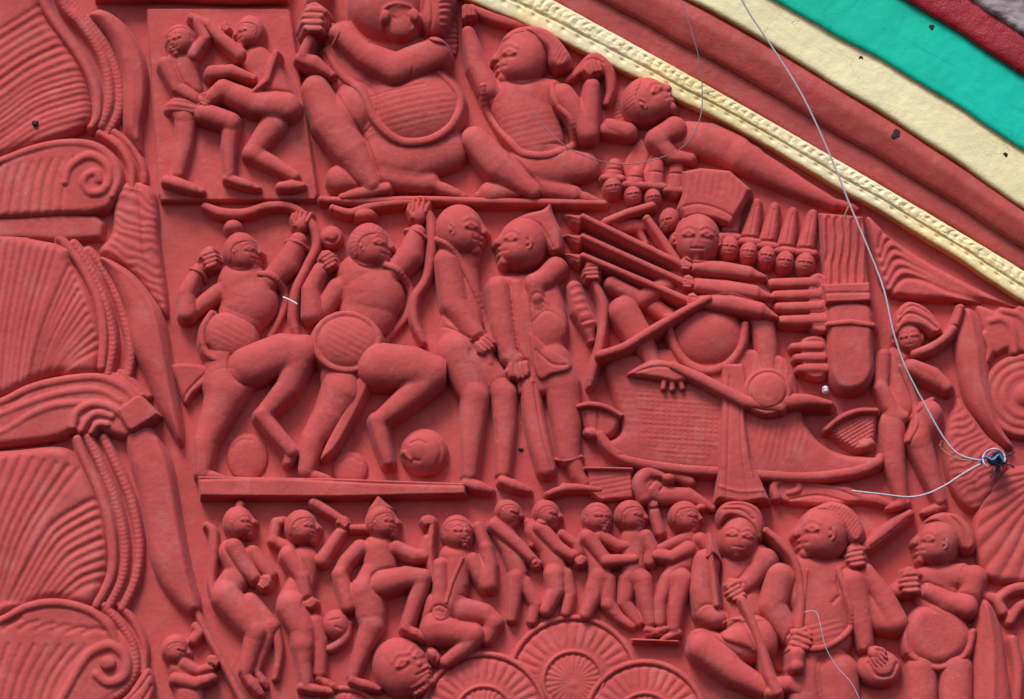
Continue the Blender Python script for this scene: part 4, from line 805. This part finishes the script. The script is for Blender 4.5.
g.L('-60,640,4.5 0,622,4.5 26,609,5 56,604,5 88,611,5 108,626,5 116,642,4', 15, .9, .8, sm=True).L('40,730,5 62,700,5 78,672,5 92,654,5.5 112,647,6 126,659,6 125,677,6 109,684,5.5 97,676,5', 15, .95, .6, sm=True)
g.rope('104,606 122,626 134,648 135,672 122,692 104,700 84,698 70,716', 5, 9, 6, 4.5, 1.2, .6).L('118,604,4 134,622,4.5 144,646,4.5 144,672,4', 7, .9, 1, sm=True)
g.part('curl_ball').E(109, 665, 9, 9, 14, 9, 0, 1).done()
g = Fig('small curled leaf bud at the foot of the left border', 108, 660, 166, 720, 12, 'leaf_bud', 'leaf', None, .75)
g.G('112,708 128,692 142,672 150,668 155,682 154,702 150,716 120,718', 2, 12, 8).K('124,706 140,690 150,676', 1.5, -1.6).K('136,712 146,698 152,686', 1.5, -1.6).done()
# ================================================================== ornament at the right edge
leafblade('smooth curved leaf blade beside the raised horn at the right edge', '962,310 972,309 982,322 988,355 992,390 1001,425 1013,446 1005,448 985,430 965,402 956,365 954,335', '968,312 975,350 980,390 994,425 1008,444', 946, 300, 1022, 456, 3, 12, 'smooth pointed leaf blades of the right edge')
g = Fig('ringed round rosette at the right picture edge', 972, 346, 1080, 446, 14, 'rosette', 'rosette', None, .75, hs=.8, soft=1.15)
g.E(1026, 396, 46, 44, 2, 11)
for r in (40, 31, 22): g.rope([(1026+r*math.cos(a), 396+r*.95*math.sin(a)) for a in np.linspace(0, 6.4, 28)], 4, 9-r*.12+3, 4, 4, .8, .3)
g.E(1026, 396, 13, 12, 10, 9).done()
g = Fig('hooked leaf fronds above the ringed rosette', 972, 296, 1090, 376, 12, 'leaf_frond', 'leaf', None, .75, hs=.8, soft=1.15)
g.G('976,306 1000,312 1040,318 1080,330 1080,360 1030,356 1010,350 995,356 984,338', 2, 9, 6)
for q in ('990,322,4 1002,320,4.5 1012,330,5 1014,352,5', '1002,312,4 1020,316,4.5 1030,330,5 1034,354,5', '1020,310,4 1040,318,5 1052,350,5', '984,336,4 990,350,4 986,362,3'): g.L(q, 10, .9, .7, sm=True)
g.done()
g = Fig('ribbed wing shaped leaf under the knotted wire', 936, 390, 1020, 522, 12, 'wing_leaf', 'leaf', None, .75, hs=.8, soft=1.15)
g.G('958,398 970,412 988,436 1006,452 1004,474 990,500 974,514 956,500 945,474 943,440 950,412', 2, 13, 9, 2, bulge=.4)
g.stripes('956,402 986,438 1002,454 988,498 972,510 950,474 948,430', 60, 7, 1.1, warp=.8).K('956,404 962,440 974,480 980,508', 1.6, -1.8).done()
g = Fig('ribbed half round leaf below the wing shaped leaf', 966, 466, 1090, 590, 12, 'fan_leaf', 'leaf', None, .8, hs=.8, soft=1.15)
g.G('1000,474 1040,462 1090,470 1090,580 1010,584 984,578 974,552 972,522 980,500', 2, 12, 8, 2); g.fan('1000,476 1080,468 1080,576 986,578 976,524', 1060, 470, 44, 2.6, .4).done()
leafblade('long smooth leaf blade in the lower right corner', '978,600 990,602 1000,625 1006,660 1010,720 976,720 972,680 971,640', '986,604 992,650 992,715', 962, 588, 1022, 728, 3, 13, 'smooth pointed leaf blades of the right edge')
g = Fig('curled leaf tendril over the long blade in the lower right corner', 970, 572, 1090, 720, 12, 'leaf_tendril', 'leaf', None, .8, hs=.8, soft=1.15)
for q in ('976,594,5 994,600,6 1002,612,6', '996,602,5 1012,590,6 1034,588,6 1060,600,6', '1010,622,5 1022,606,5.5 1044,606,5.5 1066,626,5', '1012,640,5 1018,670,5.5 1016,710,5', '1030,620,5 1036,660,6 1034,712,6'): g.L(q, 9, .95, 1, sm=True)
g.done()
g = Fig('swirling leaf spray filling the corner under the cream cord', 864, 210, 1040, 316, 10, 'leaf_spray', 'leaf', None, .75, hs=1.1, soft=.9)
g.G('866,216 890,236 930,262 980,288 1030,312 1000,305 950,303 905,300 884,292 874,262', 1, 12, 7, 2)
ribs(g, '878,250 886,232 912,250 960,278 1014,306', '890,296 902,280 922,282 950,294 985,303', 6, 2.2, -5.0); g.done()
# ================================================================== scallop fans along the bottom edge
def shell(label, cx, cy, r, ri, z):
    g = Fig(label, cx-r-8, cy-r-8, cx+r+8, cy+r*.35, z+5, 'scallop_fan', 'scallop fan', 'scallop fans along the bottom edge', .7, hs=.85, soft=.85)
    C = lambda q, n=40: [(cx+q*math.cos(a), cy+q*math.sin(a)) for a in np.linspace(0, 2*math.pi, n)]
    g.E(cx, cy, r, r, z, 5); D = np.hypot(g.X-cx, g.Y-cy); A = np.arctan2(g.Y-cy, g.X-cx)
    H = g.f.H; rb = np.abs(np.sin(A*17))**.8
    H += np.where((D < r-8) & (D > ri+3), 2.0*(rb-.5)*np.clip((D-ri-3)/6, 0, 1)*np.clip((r-8-D)/3, 0, 1), 0)
    H -= 2.8*np.exp(-((D-(r-7+1.8*np.abs(np.sin(A*17))))/1.4)**2)
    g.part('rim').L([(*p, 3.0) for p in C(r-2.5)], z+1.8, .9, 1)
    g.part('inner_shell').E(cx, cy, ri, ri, z+2.5, 5, 0, .5); D2 = D; g.f.H += np.where(D2 < ri-5, 1.5*(np.abs(np.sin(A*13))**.8-.5)*np.clip((D2-5)/6, 0, 1), 0)-1.6*np.exp(-((D2-(ri-5.5+1.2*np.abs(np.sin(A*13))))/1.2)**2)
    g.L([(*p, 2.4) for p in C(ri-2)], z+6, .9, 1).E(cx, cy+3, 6, 5, z+5, 3, 0, 2); g.done()
shell('scallop fan at the middle, the highest and partly covered by its two neighbours', 573, 682, 67, 32, 2)
shell('scallop fan at the left, beside the crouching man', 484, 716, 64, 31, 7)
shell('scallop fan at the right, beside the knee of the kneeling archer', 645, 723, 63, 31, 7)
shell('scallop fan whose rim just shows beside the big severed head', 344, 728, 42, 24, 2)
# ================================================================== wires and the knot
tube('wire', [(735, -30, 60), (742, 0, 58), (770, 44, 52), (802, 95, 44), (830, 155, 38), (850, 205, 34), (868, 248, 33), (884, 290, 34), (893, 330, 36), (905, 366, 36), (925, 405, 32), (944, 438, 30), (960, 455, 30), (984, 461, 30)], .95, WIRE, 'long pale wire hanging down across the arch bands to the knot', 'wire', jit=.07)
tube('wire', [(986, 461, 30), (966, 472, 30), (944, 486, 31), (926, 494, 32), (908, 497, 33), (880, 494, 34), (852, 491, 35)], .95, WIRE, 'short pale wire running left from the knot below the dancing figure', 'wire', jit=.07)
tube('wire', [(676, -20, 46), (684, 8, 44), (697, 50, 38), (702, 85, 32), (700, 118, 34), (685, 145, 38), (660, 158, 32), (625, 164, 30), (590, 158, 36), (560, 142, 40), (532, 113, 38)], .55, THIN, 'very thin dark wire curving down over the cord to the seated man', 'wire')
tube('wire', [(804, 612, 42), (816, 612, 42), (821, 628, 42), (826, 648, 40), (838, 668, 38), (852, 684, 36), (862, 705, 34)], .42, WIRE, 'thin pale wire dangling in front of the swordsman with a bun', 'wire')
tube('wire', [(942, 440, 31), (941, 448, 30), (951, 456, 30), (962, 460, 30), (974, 460, 30)], .7, RUST, 'thin rusty wire end twisted round the long pale wire near the knot', 'wire', jit=.3)
tube('wire', [(849, 206, 35), (846, 212, 35), (843, 222, 34)], .7, RUST, 'short rusty wire end under the cord moulding', 'wire')
tube('wire', [(283, 297, 34), (290, 300, 36), (297, 304, 37)], .8, WHITE, 'tiny white stick caught between the two archers', 'stick')
def knot():
    root = bpy.data.objects.new('wire_knot', None); COL.objects.link(root); org = pt(997, 459, 28); root.location = org; root.empty_display_size = .02
    tag(root, 'dark blue twisted knot of wire and plastic at the right edge', 'knot')
    R3 = random.Random(5); pts = []
    for k in range(46):
        a = k*1.37; r = 5.5+3*math.sin(k*2.1); pts.append((997+r*math.cos(a)*1.15, 459+r*math.sin(a)*.85, 26+5*math.sin(k*.9)))
    tube('plastic_loop', pts, 1.5, DARK, parent=root, origin=org, sm=6, n=6)
    tube('metal_loop', [(986+11*math.cos(a)+8, 459+10*math.sin(a), 32+2*math.sin(3*a)) for a in np.linspace(2.2, 6.6, 12)], 1.0, WIRE, parent=root, origin=org)
    tube('blue_strand', [(980, 463, 30), (986, 457, 33), (993, 460, 35), (999, 455, 34), (1004, 462, 33)], 1.4, BLUE, parent=root, origin=org)
    for a, b in (((1003, 458), (1015, 452)), ((1004, 463), (1014, 468)), ((996, 466), (990, 478)), ((1001, 466), (1000, 476))):
        tube('wire_end', [(*a, 30), ((a[0]+b[0])/2+1, (a[1]+b[1])/2-1, 33), (*b, 31)], .8, DARK, parent=root, origin=org)
    tube('bolt_stub', [(998, 460, -4), (998, 460, 12), (998, 460, 26)], 4.5, DARK, parent=root, origin=org)
knot()
boss('plastic_scrap', 826, 389, 14, 4.5, WHITE, 'crumpled white scrap of plastic stuck under the lower right fists', 'scrap')

boss('paint_chip', 35, 123, 21, 4.2, BLACK, 'small dark chip in the ribs of the uppermost leaf scroll', 'chip')
boss('paint_chip', 521, 450, 1.0, 3.8, BLACK, 'small dark chip in the wall between the legs of the two bound men', 'chip')
boss('paint_chip', 932, 27, 37.6, 4.5, BLACK, 'small dark chip in the green board near its upper edge', 'chip')
